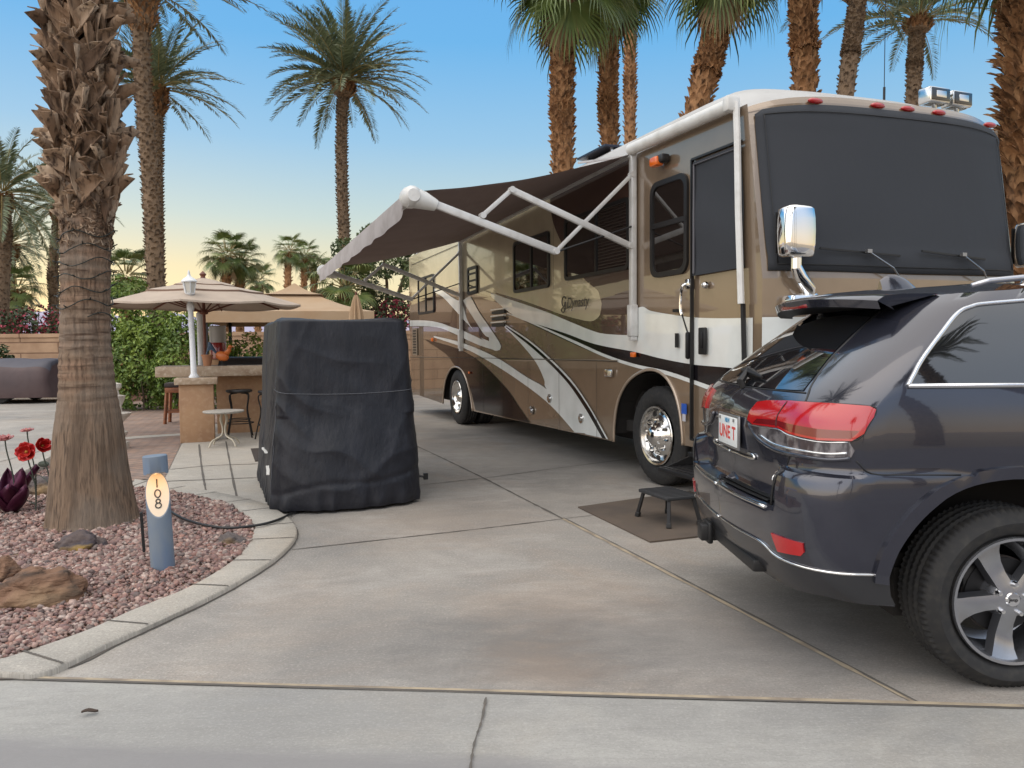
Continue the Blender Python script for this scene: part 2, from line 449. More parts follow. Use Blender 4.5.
# big ground disc to the horizon
mb = MB(); mb.lathe([(0.001, -.06), (60, -.06), (300, -.06), (1600, -.06)], 64, cap=False)
tag(mb.build('ground', SAND), kind='structure')
sheet('driveway', [(-34, 2.2), (26, 2.2), (26, 23.4), (-34, 23.4)], 0, CONC)
jA, jB = gp(0, 680), gp(1024, 710); jd = (jB-jA).normalized(); jn = Vector((jd.y, -jd.x, 0))
def along(s, off=0): return jA + jd*s + jn*off
sheet('street_gutter', [along(-30), along(30), along(30, 1.2), along(-30, 1.2)], .004, CONC2)
rA, rB = gp(0, 731), gp(700, 764); rd = (rB-rA).normalized(); rn = Vector((rd.y, -rd.x, 0))
edge = [rA + rn*.30 + rd*(k*.02-8) + rn*(.035*noise.fractal(Vector((k*.06, 0, 0)), .7, 2.2, 5)+random.uniform(-.006, .006)) for k in range(800)]
edge = [rA + rn*.3 - rd*30] + edge + [rA + rn*.3 + rd*30]
sheet('road', edge + [rA+rd*30+rn*7, rA-rd*30+rn*7], .008, ROADM)
drv = bpy.data.objects['driveway']; gut = bpy.data.objects['street_gutter']
mb = MB(); strip(mb, [along(-20), along(20)], .013, .009, .5); mb.build('control_joint', JOINT, gut)
mb = MB(); strip(mb, [along(-20, -.020), along(20, -.020)], .022, .0085); mb.build('joint_filler', FILLER, gut)
mb = MB(); strip(mb, [gp(486, 700), gp(482, 722), gp(474, 748), gp(470, 775)], .009, .012, .5); mb.build('control_joint', JOINT, gut)
mb = MB(); strip(mb, [gp(918, 705), gp(760, 622), gp(640, 559), gp(563, 519)], .024, .004, .5); mb.build('joint_filler', FILLER, drv)
mb = MB(); strip(mb, [gp(919, 704), gp(762, 621), gp(641, 558), gp(563, 518)], .010, .0075, .5); mb.build('control_joint', JOINT, drv)
mb = MB(); strip(mb, [gp(563, 519), gp(520, 497), gp(485, 479), gp(448, 461), gp(418, 447), gp(380, 430)], .02, .004, .6); mb.build('control_joint', JOINT, drv)
for q in ([(292, 550), (400, 538), (480, 529), (572, 518)], [(415, 486), (450, 482), (487, 478)], [(487, 478), (560, 468), (640, 458)],
          [(0, 462), (60, 446), (108, 434)], [(0, 421), (60, 414), (112, 408)], [(0, 448), (-60, 464), (-200, 500)], [(572, 518), (700, 503), (860, 486)]):
    mb = MB(); strip(mb, [gp(*p) for p in q], .014, .004, .5); mb.build('control_joint', JOINT, drv)

# ------------------------------------------------------------------ planting bed with its kerb
inner = [(-240, 677), (-60, 673), (-5, 666), (18, 660), (84, 637), (133, 615), (182, 595), (215, 577), (240, 558), (252, 540), (252, 527), (236, 512), (206, 501), (171, 494), (131, 490)]
outer = [(-240, 681), (-60, 680.5), (0, 679.5), (44, 678.5), (109, 649), (165, 623), (219, 597), (260, 573), (284, 555), (297, 537), (290, 522), (268, 508), (240, 500), (205, 493), (171, 487), (135, 482)]
IN = [Vector((p.x, p.y)) for p in cr([gp(*p).to_2d() for p in inner], 8)]
OUT = [Vector((p.x, p.y)) for p in cr([gp(*p).to_2d() for p in outer], 8)]
bedpoly = IN + [gp(*p).to_2d() for p in ((100, 478), (70, 473), (50, 468), (18, 488), (-40, 514), (-240, 600))]
sheet('bed_soil', bedpoly, .012, SOIL)
# kerb: real strip a few cm high
def kerbstrip(name, A, B, h, mat):
    n = 160
    def samp(Pl):
        d = [0]
        for i in range(1, len(Pl)): d.append(d[-1]+(Pl[i]-Pl[i-1]).length)
        out = []; j = 0
        for k in range(n+1):
            s_ = d[-1]*k/n
            while j < len(d)-2 and d[j+1] < s_: j += 1
            t = (s_-d[j])/max(1e-6, d[j+1]-d[j]); out.append(Pl[j].lerp(Pl[j+1], min(1, t)))
        return out
    a, b = samp(A), samp(B); mb = MB(); rows = []
    for p, q in zip(a, b):
        e_ = (q-p).normalized()*.012
        rows.append([(p.x, p.y, -.03), (p.x, p.y, h-.01), (p.x+e_.x, p.y+e_.y, h), (q.x-e_.x, q.y-e_.y, h), (q.x, q.y, h-.01), (q.x, q.y, -.03)])
    mb.grid(rows); return mb.build(name, mat, None, 50), a, b
ko, ka, kb = kerbstrip('bed_kerb', IN, OUT, .035, KERBM); ko['kind'] = 'structure'
mb = MB(); strip(mb, [(p.x, p.y) for p in kb[::6]], .022, .005, .3, 6); mb.build('control_joint', JOINT, ko)
acc = 0; nxt = .75
for k in range(1, len(kb)):
    acc += (kb[k]-kb[k-1]).length
    if acc < nxt: continue
    nxt += .60 + .10*math.sin(k)
    q = min(ka, key=lambda v: (v-kb[k]).length)
    if (q-kb[k]).length < .06: continue
    mb = MB(); strip(mb, [(q.x, q.y), (kb[k].x, kb[k].y)], .012, .0385, .3); mb.build('control_joint', JOINT, ko)
# raised kerb on the far side of the bed
mb = MB(); P = [gp(*p) for p in ((-330, 605), (-60, 516), (0, 492), (18, 483), (50, 464), (72, 452), (100, 440))]
C = cr(P, 8)
rows = []
for i, p in enumerate(C):
    t = (C[min(i+1, len(C)-1)]-C[max(0, i-1)]).normalized(); nn = Vector((-t.y, t.x, 0))*.08
    rows.append([p+nn+Vector((0, 0, -.02)), p+nn+Vector((0, 0, .11)), p+nn*.8+Vector((0, 0, .13)), p-nn*.8+Vector((0, 0, .13)), p-nn+Vector((0, 0, .11)), p-nn+Vector((0, 0, -.02))])
mb.grid(rows); tag(mb.build('raised_kerb', KERBM, None, 40), kind='structure')

# walkway slabs and brick paving
wk = sheet('walkway', [gp(*p) for p in ((135, 482), (165, 479), (182, 444), (228, 428), (300, 428), (300, 470), (290, 521), (268, 507), (240, 499), (205, 492), (171, 486))], .006, KERBM)
for q in ([(199, 445), (202, 470), (206, 492)], [(226, 442), (231, 470), (237, 499)], [(170, 470), (215, 466), (270, 464)], [(165, 482), (215, 480), (262, 478)]):
    mb = MB(); strip(mb, [gp(*p) for p in q], .022, .0095, .3); mb.build('control_joint', JOINT, wk)
def bricks(name, c1, c2, mort, scale, bw, rh, ms=.02, rough=.85, bump=.4):
    m = bpy.data.materials.new(name); m.use_nodes = True
    nt = m.node_tree; b = nt.nodes['Principled BSDF']; L = nt.links.new
    tc = nt.nodes.new('ShaderNodeTexCoord'); mp = nt.nodes.new('ShaderNodeMapping'); L(tc.outputs['Object'], mp.inputs['Vector'])
    if isinstance(scale, tuple): mp.inputs['Rotation'].default_value = scale
    t = nt.nodes.new('ShaderNodeTexBrick'); L(mp.outputs['Vector'], t.inputs['Vector'])
    t.inputs['Color1'].default_value = (*c1, 1); t.inputs['Color2'].default_value = (*c2, 1); t.inputs['Mortar'].default_value = (*mort, 1)
    t.inputs['Scale'].default_value = 1; t.inputs['Brick Width'].default_value = bw; t.inputs['Row Height'].default_value = rh
    t.inputs['Mortar Size'].default_value = ms; t.inputs['Mortar Smooth'].default_value = .3
    n_ = nt.nodes.new('ShaderNodeTexNoise'); n_.inputs['Scale'].default_value = 2.2; n_.inputs['Detail'].default_value = 6; L(tc.outputs['Object'], n_.inputs['Vector'])
    x = nt.nodes.new('ShaderNodeMix'); x.data_type = 'RGBA'; x.blend_type = 'MULTIPLY'
    mr = nt.nodes.new('ShaderNodeMapRange'); mr.inputs['From Min'].default_value = .35; mr.inputs['From Max'].default_value = .7; L(n_.outputs['Fac'], mr.inputs['Value'])
    L(mr.outputs['Result'], x.inputs['Factor']); L(t.outputs['Color'], x.inputs['A']); x.inputs['B'].default_value = (.72, .68, .66, 1)
    L(x.outputs['Result'], b.inputs['Base Color']); b.inputs['Roughness'].default_value = rough
    bp = nt.nodes.new('ShaderNodeBump'); bp.inputs['Strength'].default_value = bump; bp.inputs['Distance'].default_value = .01; bp.invert = True
    L(t.outputs['Fac'], bp.inputs['Height']); L(bp.outputs['Normal'], b.inputs['Normal'])
    return m
PAVER = bricks('brick_paving_block', (.33, .22, .165), (.27, .20, .17), (.16, .13, .11), (0, 0, rad(28)), .22, .11, .012)
sheet('brick_paving', [gp(*p) for p in ((95, 492), (135, 481), (165, 478), (181, 444), (205, 424), (300, 424), (300, 399), (110, 399), (104, 445))], .008, PAVER)
bp_ = bpy.data.objects['brick_paving']
mb = MB(); strip(mb, [gp(110, 440), gp(150, 437), gp(182, 435)], .35, .012, .05); mb.build('paving_band', KERBM, bp_)
sheet('mulch_strip', [gp(*p) for p in ((108, 404), (168, 399), (230, 397), (230, 392), (100, 392))], .014, M_('mulch', (.16, .06, .035), .95, nz=((9, 9, 9), (.06, .03, .02), .4, .6), bump=((25, 25, 25), .8, .03)))

# gravel: thousands of small stones, one mesh
GRAV = M_('gravel_stone', (.20, .13, .125), .85, var=((.30, .165, .135), (.20, .125, .115), (.38, .255, .21), (.10, .078, .074), (.50, .40, .35), (.35, .18, .14)), nz=((60, 60, 60), (.22, .16, .15), .5, .75))
def gravel():
    bm = bmesh.new(); bmesh.ops.create_icosphere(bm, subdivisions=1, radius=1); bm.verts.ensure_lookup_table()
    base = np.array([v.co[:] for v in bm.verts]); bm.verts.index_update()
    tri = np.array([[v.index for v in f.verts] for f in bm.faces]); bm.free()
    rng = np.random.default_rng(3)
    poly = [(p.x, p.y) for p in bedpoly]
    xs = [p[0] for p in poly]; ys = [p[1] for p in poly]
    V = []; T = []; A = []; off = 0
    pts = []
    while len(pts) < 24000:
        x = rng.uniform(max(min(xs), -6.5), max(xs)); y = rng.uniform(min(ys), max(ys))
        d = math.hypot(x, y)
        if rng.random() > min(1, (4.6/d)**1.3)*(1 if x/y > -.72 else .6): continue
        if x/y < -1.15: continue
        if inside((x, y), poly): pts.append((x, y, d))
    for x, y, d in pts:
        s_ = (0.0105 + .016*rng.random()**2.2)*(1 if d < 5.5 else 1.25)
        sc = s_*np.array([1, rng.uniform(.65, 1), rng.uniform(.45, .8)])
        p = base*(1+rng.uniform(-.42, .36, (len(base), 1)))*sc
        a, b_, c_ = rng.uniform(0, 2*PI), rng.normal(0, .35), rng.normal(0, .35)
        Rz = np.array([[math.cos(a), -math.sin(a), 0], [math.sin(a), math.cos(a), 0], [0, 0, 1]])
        Rx = np.array([[1, 0, 0], [0, math.cos(b_), -math.sin(b_)], [0, math.sin(b_), math.cos(b_)]])
        Ry = np.array([[math.cos(c_), 0, math.sin(c_)], [0, 1, 0], [-math.sin(c_), 0, math.cos(c_)]])
        h = .018 + rng.random()*.022 + .02*noise.noise(Vector((x*1.3, y*1.3, 0)))
        V.append(p @ (Rz @ Rx @ Ry).T + np.array([x, y, h])); T.append(tri+off); off += len(base)
        A.append(np.full(len(base), rng.random()))
    V = np.concatenate(V); T = np.concatenate(T); A = np.concatenate(A)
    me = bpy.data.meshes.new('gravel')
    me.vertices.add(len(V)); me.vertices.foreach_set('co', V.astype(np.float32).ravel())
    me.loops.add(len(T)*3); me.loops.foreach_set('vertex_index', T.astype(np.int32).ravel())
    me.polygons.add(len(T)); me.polygons.foreach_set('loop_start', np.arange(0, len(T)*3, 3, dtype=np.int32))
    at = me.attributes.new('var', 'FLOAT', 'POINT'); at.data.foreach_set('value', A.astype(np.float32))
    me.update(calc_edges=True); me.validate()
    tag(link_mesh('gravel', me, GRAV), kind='stuff', label='pink and grey crushed gravel covering the planting bed', cat='gravel')
gravel()

# distant mountains
mb = MB(); rows = []
for k in range(140):
    a = rad(-80+160*k/139)
    h = 26+26*noise.fractal(Vector((k*.11, 3.3, 0)), .8, 2.2, 5)+16*math.exp(-((k-52)/12)**2)+10*math.exp(-((k-40)/9)**2)
    x, y = math.sin(a), math.cos(a)
    rows.append([(x*1000, y*1000, -2), (x*1060, y*1060, max(8, h*.75)), (x*1130, y*1130, max(10, h)), (x*1300, y*1300, -2)])
mb.grid(rows)
tag(mb.build('hills', M_('far_mountain_haze', (.30, .29, .40), .95, nz=((.01, .01, .01), (.36, .32, .40), .4, .6)), None, True), kind='structure')  # blue of distance haze put into the hill colour
# ------------------------------------------------------------------ motorhome
# local frame: x forward (0 at the front wheel), y across (0 = door side, 2.8 = far side), z up
WRV = gp(655, 485.5)
def paint(name, col, metal=0.0, rough=.22, flake=.02):
    return M_(name, col, rough, metal, .5, 1.0, nz=((3, 3, 3), tuple(c*.86 for c in col), .4, .7), bump=((.9, .9, .9), .06, .03))
TAN = paint('bronze_paint', (.245, .180, .124), .3)
CREAM = paint('cream_paint', (.56, .49, .345), .2)
BROWN = paint('chocolate_paint', (.060, .030, .023))
RVWHITE = paint('pearl_white_paint', (.76, .79, .77))
RVBLACK = M_('black_paint', (.006, .005, .007), .12, 0, .35, .15)
ROOFM = M_('roof_membrane', (.47, .47, .465), .55, nz=((2, 2, 2), (.38, .375, .365), .4, .7))
SEAM = M_('panel_gap', (.02, .016, .013), .8)
SEAML = M_('panel_trim', (.34, .29, .23), .4, .5)
SHADE = M_('black_mesh_fabric', (.040, .044, .052), .8, spec=.3, bump=[((700, 700, 700), .25, .001), ((2.2, 2.2, 1.2), .3, .04)])
AWNB = M_('awning_underside', (.27, .20, .182), .9, nz=((2, 2, 2), (.235, .17, .155), .4, .7), bump=((1.2, 4, 1.2), .3, .05))
AWNV = M_('awning_valance', (.42, .39, .385), .85, nz=((5, 5, 5), (.34, .31, .30), .4, .7))
DUSTY = M_('dark_chassis', (.015, .013, .012), .9)

rv = thing('motorhome', 'long tan and white motorhome with swooping stripes, its windscreen covered and side awning out', 'motorhome', (WRV.x, WRV.y, 0), math.atan2(-math.cos(rad(21.5)), math.sin(rad(21.5))))
WID, ZB, ZT, REAR = 2.8, .36, 3.48, -10.32
def xfront(t, z):
    u_ = abs(2*t/WID-1)
    return 1.44 + .055*t + .20*(1-u_**3.2) + .14*max(0, 3.46-max(z, 2.0)) - .05*sstep(3.47, 3.62, z) - (.06*max(0, 1.2-z))
def smap(x, z, off=0.0): return (x, -off, z)
# door side wall with wheel arches
F_ARCH = [(-.86, ZB), (-.85, .56), (-.77, .82), (-.57, 1.04), (-.28, 1.17), (-.02, 1.20), (.20, 1.14), (.36, 1.0), (.46, .80), (.50, .60), (.51, .48)]
R_ARCH = [(-7.72, ZB-.02), (-7.68, .55), (-7.52, .82), (-7.2, 1.03), (-6.85, 1.08), (-6.5, 1.03), (-6.2, .84), (-6.0, .58), (-5.9, ZB-.03)]
fr_edge = [(xfront(0, z), z) for z in [0.50+(ZT-.5)*k/16 for k in range(17)]]
side = fr_edge + [(REAR, ZT), (REAR, .42)] + [(-7.9, .34)] + [tuple(v) for v in cr(R_ARCH, 4)] + [(-3, .35)] + [tuple(v) for v in cr(F_ARCH, 4)]
body = MB()
patch_into(body, side, smap, .25, 0, 0)
# far side, rear, floor
far = [(xfront(WID, z), z) for z in [0.5+(ZT-.5)*k/8 for k in range(9)]] + [(REAR, ZT), (REAR, .42)]
patch_into(body, far, lambda x, z, o=0: (x, WID+o, z), .4, 0, 0)
rr_ = []
for k in range(17):
    z = .42+(ZT-.42)*k/16
    rr_.append([(REAR-.10*(1-abs(2*t/WID-1)**4), t, z) for t in [WID*i/20 for i in range(21)]])
body.grid(rr_, 1)
# front mask
zz = [.50, .7, .97, 1.24, 1.45, 1.68, 1.9, 2.0, 2.1, 2.4, 2.7, 3.0, 3.3, 3.46, 3.48, 3.50, 3.53, 3.56]
tt = [WID*(.5-.5*math.cos(PI*i/36)) for i in range(37)]
def ztop(t, z):  # the brow drops at the corners
    u_ = abs(2*t/WID-1); return z - max(0, z-3.30)/.30*.12*u_**5
rows = [[(xfront(t, z), t, ztop(t, z)) for t in tt] for z in zz]
for i in range(len(rows)-1): body.grid(rows[i:i+2], 4 if 1.2 < zz[i] < 1.6 else (5 if 0.9 < zz[i] < 1.2 else 0))
# roof
def roofz(t, d):
    u_ = abs(2*t/WID-1)
    return ztop(t, 3.56) + .29*(1-u_**10)*(sstep(-.1, .75, d)-sstep(-.1, .75, 0))*1.03
rrows = []
for d in (0, .02, .05, .1, .16, .22, .30, .45, .65, .95, 1.6, 3, 5, 8, 10.5, 11.1, 11.4):
    row = []
    for t in tt:
        x0 = xfront(t, 3.56); x = x0 - d*(x0-REAR+.05)/11.4
        u_ = abs(2*t/WID-1)
        z = roofz(t, d)
        if d > 10.4: z -= .20*((d-10.4)/1.0)**2
        if u_ > .985 and d > .1: z = ZT
        elif u_ > .93 and d > .1: z = min(z, ZT+.07)
        row.append((x, t, z))
    rrows.append(row)
body.grid(rrows, 2)
body.box((-4.5, WID/2, .50), (11.0, WID-.7, .30), 3)
bo = body.build('body', [TAN, CREAM, ROOFM, DUSTY, RVWHITE, RVBLACK], rv, 35)
# wheel housings
for x0, r_ in ((-.1, .72), (-6.85, .80)):
    a = MB(); rows = []
    for k in range(13):
        t = PI*k/12
        rows.append([(x0+r_*1.12*math.cos(t), .02, .45+r_*math.sin(t)), (x0+r_*1.12*math.cos(t), 1.1, .45+r_*math.sin(t))])
    a.grid(rows); a.quad((x0-1, .9, .3), (x0+1, .9, .3), (x0+1, .9, 1.4), (x0-1, .9, 1.4))
    if x0 > -1:
        for q in range(5): a.tube([(x0-.65+.1*q, .25+.1*q, .45), (x0-.6+.08*q, .3+.1*q, 1.05)], .025+.01*(q % 2), 6)
        a.box((x0-.6, .4, .8), (.25, .3, .2)); a.box((x0-.55, .3, .55), (.3, .35, .12))
    a.build('wheel_housing', DUSTY, rv)
# arch lips
for AR in (F_ARCH, R_ARCH):
    a = MB(); a.tube([(x, -.006, z) for x, z in [tuple(v) for v in cr(AR, 4)]], .018, 6); a.build('arch_lip', M_('arch_trim', (.42, .33, .25), .3, .4, .5, 1.0), rv, True)

# painted stripes, measured on the side (x = -a)
def band(top, bot, n=8):
    T = [(-a, z) for a, z in top]; B = [(-a, z) for a, z in bot]
    return [tuple(v) for v in cr(T, n)] + [tuple(v) for v in cr(B, n)][::-1]
LIV = MB(); lay = [0]
def livery(poly, mi, step=.3):
    lay[0] += 1; off = .0012*lay[0]
    patch_into(LIV, poly, lambda x, z, o=0: (x, -off, z), step, 0, mi)
# cream upper body
livery([(-10.31, 3.47), (-10.31, 2.69), (-8.19, 2.58), (-6.4, 2.44), (-5.75, 2.40), (-5.0, 2.28), (-4.2, 2.18), (-3.36, 2.06), (-2.18, 1.83), (-1.59, 1.75), (-1.37, 1.74), (-1.20, 1.80), (-1.15, 1.94), (-1.23, 2.09), (-1.50, 2.24), (-1.8, 2.42), (-2.2, 2.75), (-2.5, 3.1), (-2.6, 3.47)], 1)
# chocolate behind the big window
br = [(-2.6, 3.47), (-2.5, 3.1), (-2.2, 2.75), (-1.8, 2.42)] + [(-a, z) for a, z in ((1.53, 2.23), (1.23, 2.09), (1.15, 1.94), (1.2, 1.81), (1.37, 1.75), (1.59, 1.76))]
br = [tuple(v) for v in cr(br, 5)] + [tuple(v) for v in cr([(-a, z) for a, z in ((1.59, 1.76), (2.18, 1.85), (3.36, 2.08), (4.27, 2.24))], 5)]
br += [(-4.9, 2.34)] + [tuple(v) for v in cr([(-a, z) for a, z in ((4.27, 2.2), (2.84, 1.94), (1.99, 1.76), (1.42, 1.64), (1.06, 1.59), (.51, 1.56), (.42, 1.56))], 5)] + [(-.42, 3.47)]
livery(br, 2)
# chocolate rear panel
livery([(-10.31, 2.66), (-8.19, 2.54), (-7.5, 2.44), (-6.9, 2.24), (-6.3, 1.98), (-5.4, 1.62), (-6.4, 1.72), (-7.9, 1.90), (-8.95, 1.97), (-10.31, 2.02)], 2)
# white band running forward to the nose
wtop = [(4.9, 2.32), (4.27, 2.20), (2.84, 1.94), (1.99, 1.76), (1.42, 1.64), (1.06, 1.59), (.51, 1.57), (.42, 1.62)]
wbot = [(4.9, 2.26), (4.19, 2.0), (3.52, 1.83), (2.18, 1.62), (1.32, 1.47), (.4, 1.38), (.40, 1.37)]
livery(band(wtop, wbot), 3)
livery(band([(.43, 1.84), (.23, 1.86), (.07, 1.81), (-.32, 1.755), (-.67, 1.715), (-1.11, 1.69), (-1.535, 1.68)], [(.43, 1.36), (.07, 1.31), (-.32, 1.285), (-.67, 1.265), (-1.11, 1.25), (-1.535, 1.23)]), 3)
# black swoosh and thin white line
livery(band([(3.52, 1.832), (2.18, 1.625), (1.32, 1.475), (.4, 1.385), (-.12, 1.32), (-.67, 1.27), (-1.11, 1.255), (-1.535, 1.235)], [(3.52, 1.82), (2.51, 1.61), (1.59, 1.42), (.96, 1.31), (.36, 1.24), (-.67, 1.11), (-1.11, 1.04), (-1.53, .99)]), 4)
livery(band([(4.19, 1.97), (3.21, 1.79), (1.88, 1.525), (1.06, 1.355), (.4, 1.255), (-.2, 1.20), (-.68, 1.125), (-1.11, 1.055), (-1.53, 1.0)], [(4.19, 1.955), (3.21, 1.77), (1.88, 1.49), (1.06, 1.32), (.4, 1.22), (-.2, 1.16), (-.68, 1.085), (-1.11, 1.01), (-1.53, .955)]), 3)
# rear white streak, loop and lower streaks
livery(band([(10.30, 2.06), (8.93, 2.01), (7.88, 1.93), (7.04, 1.82), (6.38, 1.74), (5.52, 1.6), (4.83, 1.48), (4.55, 1.44)], [(10.30, 1.93), (8.94, 1.89), (7.88, 1.83), (7.05, 1.72), (6.38, 1.61), (5.52, 1.48), (4.76, 1.40), (4.55, 1.41)]), 3)
livery(band([(8.24, 2.63), (7.63, 2.54), (7.02, 2.38), (6.5, 2.28), (6.0, 2.33), (5.83, 2.26), (5.51, 2.05), (5.04, 1.8), (4.61, 1.57), (4.45, 1.46)], [(8.24, 2.56), (7.63, 2.42), (7.02, 2.20), (6.37, 1.95), (5.68, 1.70), (5.05, 1.48), (4.75, 1.39), (4.5, 1.40)]), 3)
livery(band([(6.42, 2.32), (6.1, 2.12), (5.7, 1.90), (5.25, 1.66), (5.0, 1.6)], [(6.42, 2.30), (6.22, 2.02), (5.95, 1.82), (5.5, 1.63), (5.0, 1.54)]), 2)
livery(band([(8.96, 1.61), (6.89, 1.43), (5.48, 1.19), (4.31, .82), (3.75, .56), (3.32, .355)], [(8.96, 1.60), (7.44, 1.31), (6.9, 1.11), (6.35, 1.0), (5.95, .66), (5.72, .36)]), 4)
livery(band([(8.3, 1.68), (6.39, 1.52), (4.67, 1.28), (3.46, 1.02), (2.75, .88), (2.0, .62), (1.3, .40)], [(8.3, 1.65), (6.39, 1.44), (4.86, 1.185), (3.46, .89), (2.59, .66), (1.93, .40), (1.88, .365)]), 3)
livery(band([(4.27, 1.80), (3.14, 1.49), (2.06, 1.08), (1.48, .75), (.975, .375)], [(4.28, 1.75), (3.61, 1.49), (3.07, 1.23), (2.79, 1.0), (2.72, .88), (2.2, .65), (1.55, .375)]), 3)
livery(band([(4.22, 1.765), (3.14, 1.46), (2.09, 1.06), (1.5, .735), (1.02, .375)], [(4.22, 1.745), (3.14, 1.41), (2.17, 1.04), (1.6, .72), (1.12, .375)]), 4)
absorb(bo, LIV.build('paint_stripes', [TAN, CREAM, BROWN, RVWHITE, RVBLACK], rv))
OFF = .0012*(lay[0]+1.5)

# seams and compartment doors
a = MB()
def seam(p, q, w_=.010, m=0):
    p, q = Vector((p[0], p[1])), Vector((q[0], q[1])); d = (q-p).normalized(); n_ = Vector((-d.y, d.x))*w_/2
    pts = [p+n_, p-n_, q-n_, q+n_]
    a.quad(*[(v.x, -OFF-.001, v.y) for v in pts], m)
seam((-.75, 1.279), (-5.9, 1.262)); seam((-5.9, 1.262), (-10.3, 1.225)); seam((-.75, 1.288), (-10.3, 1.235), .008, 1)
for x in (-1.25, -2.3, -3.35, -4.4, -5.3, -8.4, -9.5): seam((x, .37), (x, 1.26), .007)
seam((-10.05, 3.35), (-10.05, .45), .008); seam((-10.0, 3.28), (-6.45, 3.30), .012); seam((-9.98, 3.28), (-10.2, 3.05), .012)
seam((-6.05, 3.3), (-6.05, 2.85), .006); seam((-2.45, 2.2), (-2.45, 3.3), .006)
absorb(bo, a.build('panel_seams', [SEAM, SEAML], rv))

# windows
def window(name, x0, z0, x1, z1, split=None, r=.07, fr=.045, horiz=None):
    f = MB(); ou = rrect(x0, z0, x1, z1, r); inn = rrect(x0+fr, z0+fr, x1-fr, z1-fr, max(.02, r-fr*.5)); n = len(ou)
    oy, iy = -.03, -.022
    A = [f.pt((p[0], -.002, p[1])) for p in ou]; B = [f.pt((p[0], oy, p[1])) for p in ou]; C_ = [f.pt((p[0], oy, p[1])) for p in inn]; D = [f.pt((p[0], -.004, p[1])) for p in inn]
    for i in range(n):
        j = (i+1) % n
        f.face((A[i], A[j], B[j], B[i])); f.face((B[i], B[j], C_[j], C_[i])); f.face((C_[i], C_[j], D[j], D[i]))
    for s_ in (split or []): f.box((s_, -.022, (z0+z1)/2), (.035, .022, z1-z0-.02))
    for s_ in (horiz or []): f.box(((x0+x1)/2, -.022, s_), (x1-x0-.02, .024, .05))
    o = f.build(name, BLACK, rv, 40)
    g_ = MB(); patch_into(g_, [(p[0], p[1]) for p in inn], lambda x, z, o_=0: (x, -.016, z), .3)
    g_.build('pane', RVGLASS, o)
    return o
RVGLASS = M_('motorhome_glass', (.012, .009, .008), .02, 0, .8, .5, bump=((1.1, 1.1, 1.1), .05, .02))
window('window', -3.88, 2.24, -2.59, 2.99, [-3.2])
w2 = window('window', -2.11, 2.28, -.49, 3.06, [-1.25])
bl = MB()
for k in range(19): bl.box((-.87, -.0195, 2.35+k*.036), (.66, .003, .012))
bl.build('blind', M_('blind_slat', (.032, .020, .016), .5), w2)
wn = window('window', -6.06, 2.36, -5.54, 2.83, None, .05, .05)
bl = MB()
for k in range(3): bl.box((-5.8, -.022, 2.47+k*.12), (.42, .012, .03))
bl.build('vent_slat', BLACK, wn)
window('window', -9.48, 2.15, -8.23, 2.93, [-8.85])
window('window', -.055, 2.14, .60, 3.10, None, .12, .05, [2.66])

# louvre, slotted vent, badge, filler caps
a = MB()
for k in range(3):
    a.box((-4.52, -.022, 1.79+k*.10), (.56, .03, .045), 0); a.box((-4.52, -.03, 1.835+k*.10), (.58, .045, .022), 1)
a.build('louvre', [BLACK, RVWHITE], rv)
a = MB()
for k in range(9): a.box((-9.8, -.03, 1.33+k*.06), (.26, .012, .030), 1 if k % 1 else 0)
a.box((-9.8, -.024, 1.57), (.38, .012, .60), 1); a.build('slotted_vent', [BLACK, SEAML], rv)
rotx = Matrix.Rotation(PI/2, 4, 'X')
LOGO = M_('badge_lettering', (.07, .06, .045), .5)
lettering('badge_lettering', 'Dynasty', .185, LOGO, rv, Matrix.Translation((-1.74, -.027, 1.99)) @ rotx, .25, .001, 'CENTER', .001)
a = MB()
a.tube([(x-2.115, -.028, z+1.985) for x, z in [tuple(v) for v in cr([(.05, .075), (.0, .10), (-.055, .06), (-.045, -.01), (.01, -.02), (.04, .03), (.03, -.06), (-.02, -.105), (-.075, -.075), (-.04, -.04), (.03, -.06)], 5)]], .008, 5)
a.build('badge_emblem', LOGO, rv)
for x, z in ((-1.66, .56), (-3.24, .54), (-2.6, .75)):
    a = MB(); a.lathe([(.0, .02), (.03, .02), (.034, 0), (.06, .004), (.062, -.01)], 16, 0, Matrix.Rotation(PI/2, 3, 'X'), (x, -.026, z), cap=False); a.build('compartment_latch', ALU, rv, 40)
for x, z in ((-.94, 1.14),):
    a = MB(); a.box((x, -.03, z), (.17, .02, .085), 0, None, .01); a.box((x+.02, -.036, z), (.06, .02, .06), 1, None, .01); a.build('compartment_handle', [ALU, CREAM], rv, 40)
for x, z, s_ in ((-.38, 1.355, .07), (-5.98, 1.0, .05), (-8.35, 1.60, .09)):
    a = MB(); a.box((x, -.035, z), (s_*1.3, .03, s_*.8), 0, None, .01); a.build('side_marker', AMBER, rv, 40)
a = MB(); a.box((.215, -.06, 3.29), (.17, .10, .085), 1, None, .025); a.box((.16, -.085, 3.275), (.15, .10, .10), 0, None, .03); a.build('clearance_light', [AMBER, BLACK], rv, 40)
a = MB(); a.box((.56, -.026, .84), (.085, .004, .10), 0); a.box((.56, -.026, .755), (.05, .004, .07), 1); a.build('blue_sticker', [M_('sticker_blue', (.02, .09, .42), .4), M_('sticker_grey', (.5, .5, .55), .4)], rv)

# entry door
a = MB()
dpo = [(.68, .56), (1.50, .56), (1.56, 1.2), (1.515, 2.2), (1.43, 3.17), (.68, 3.17)]
def gapline(mb, pts, w_=.03, y=-.03):
    for p, q in zip(pts, pts[1:]): mb.bar((p[0], y, p[1]), (q[0], y, q[1]), w_, .02)
gapline(a, [(1.50, .56), (.69, .56), (.69, 3.18), (1.40, 3.18)], .032)
do = a.build('door', BLACK, rv)

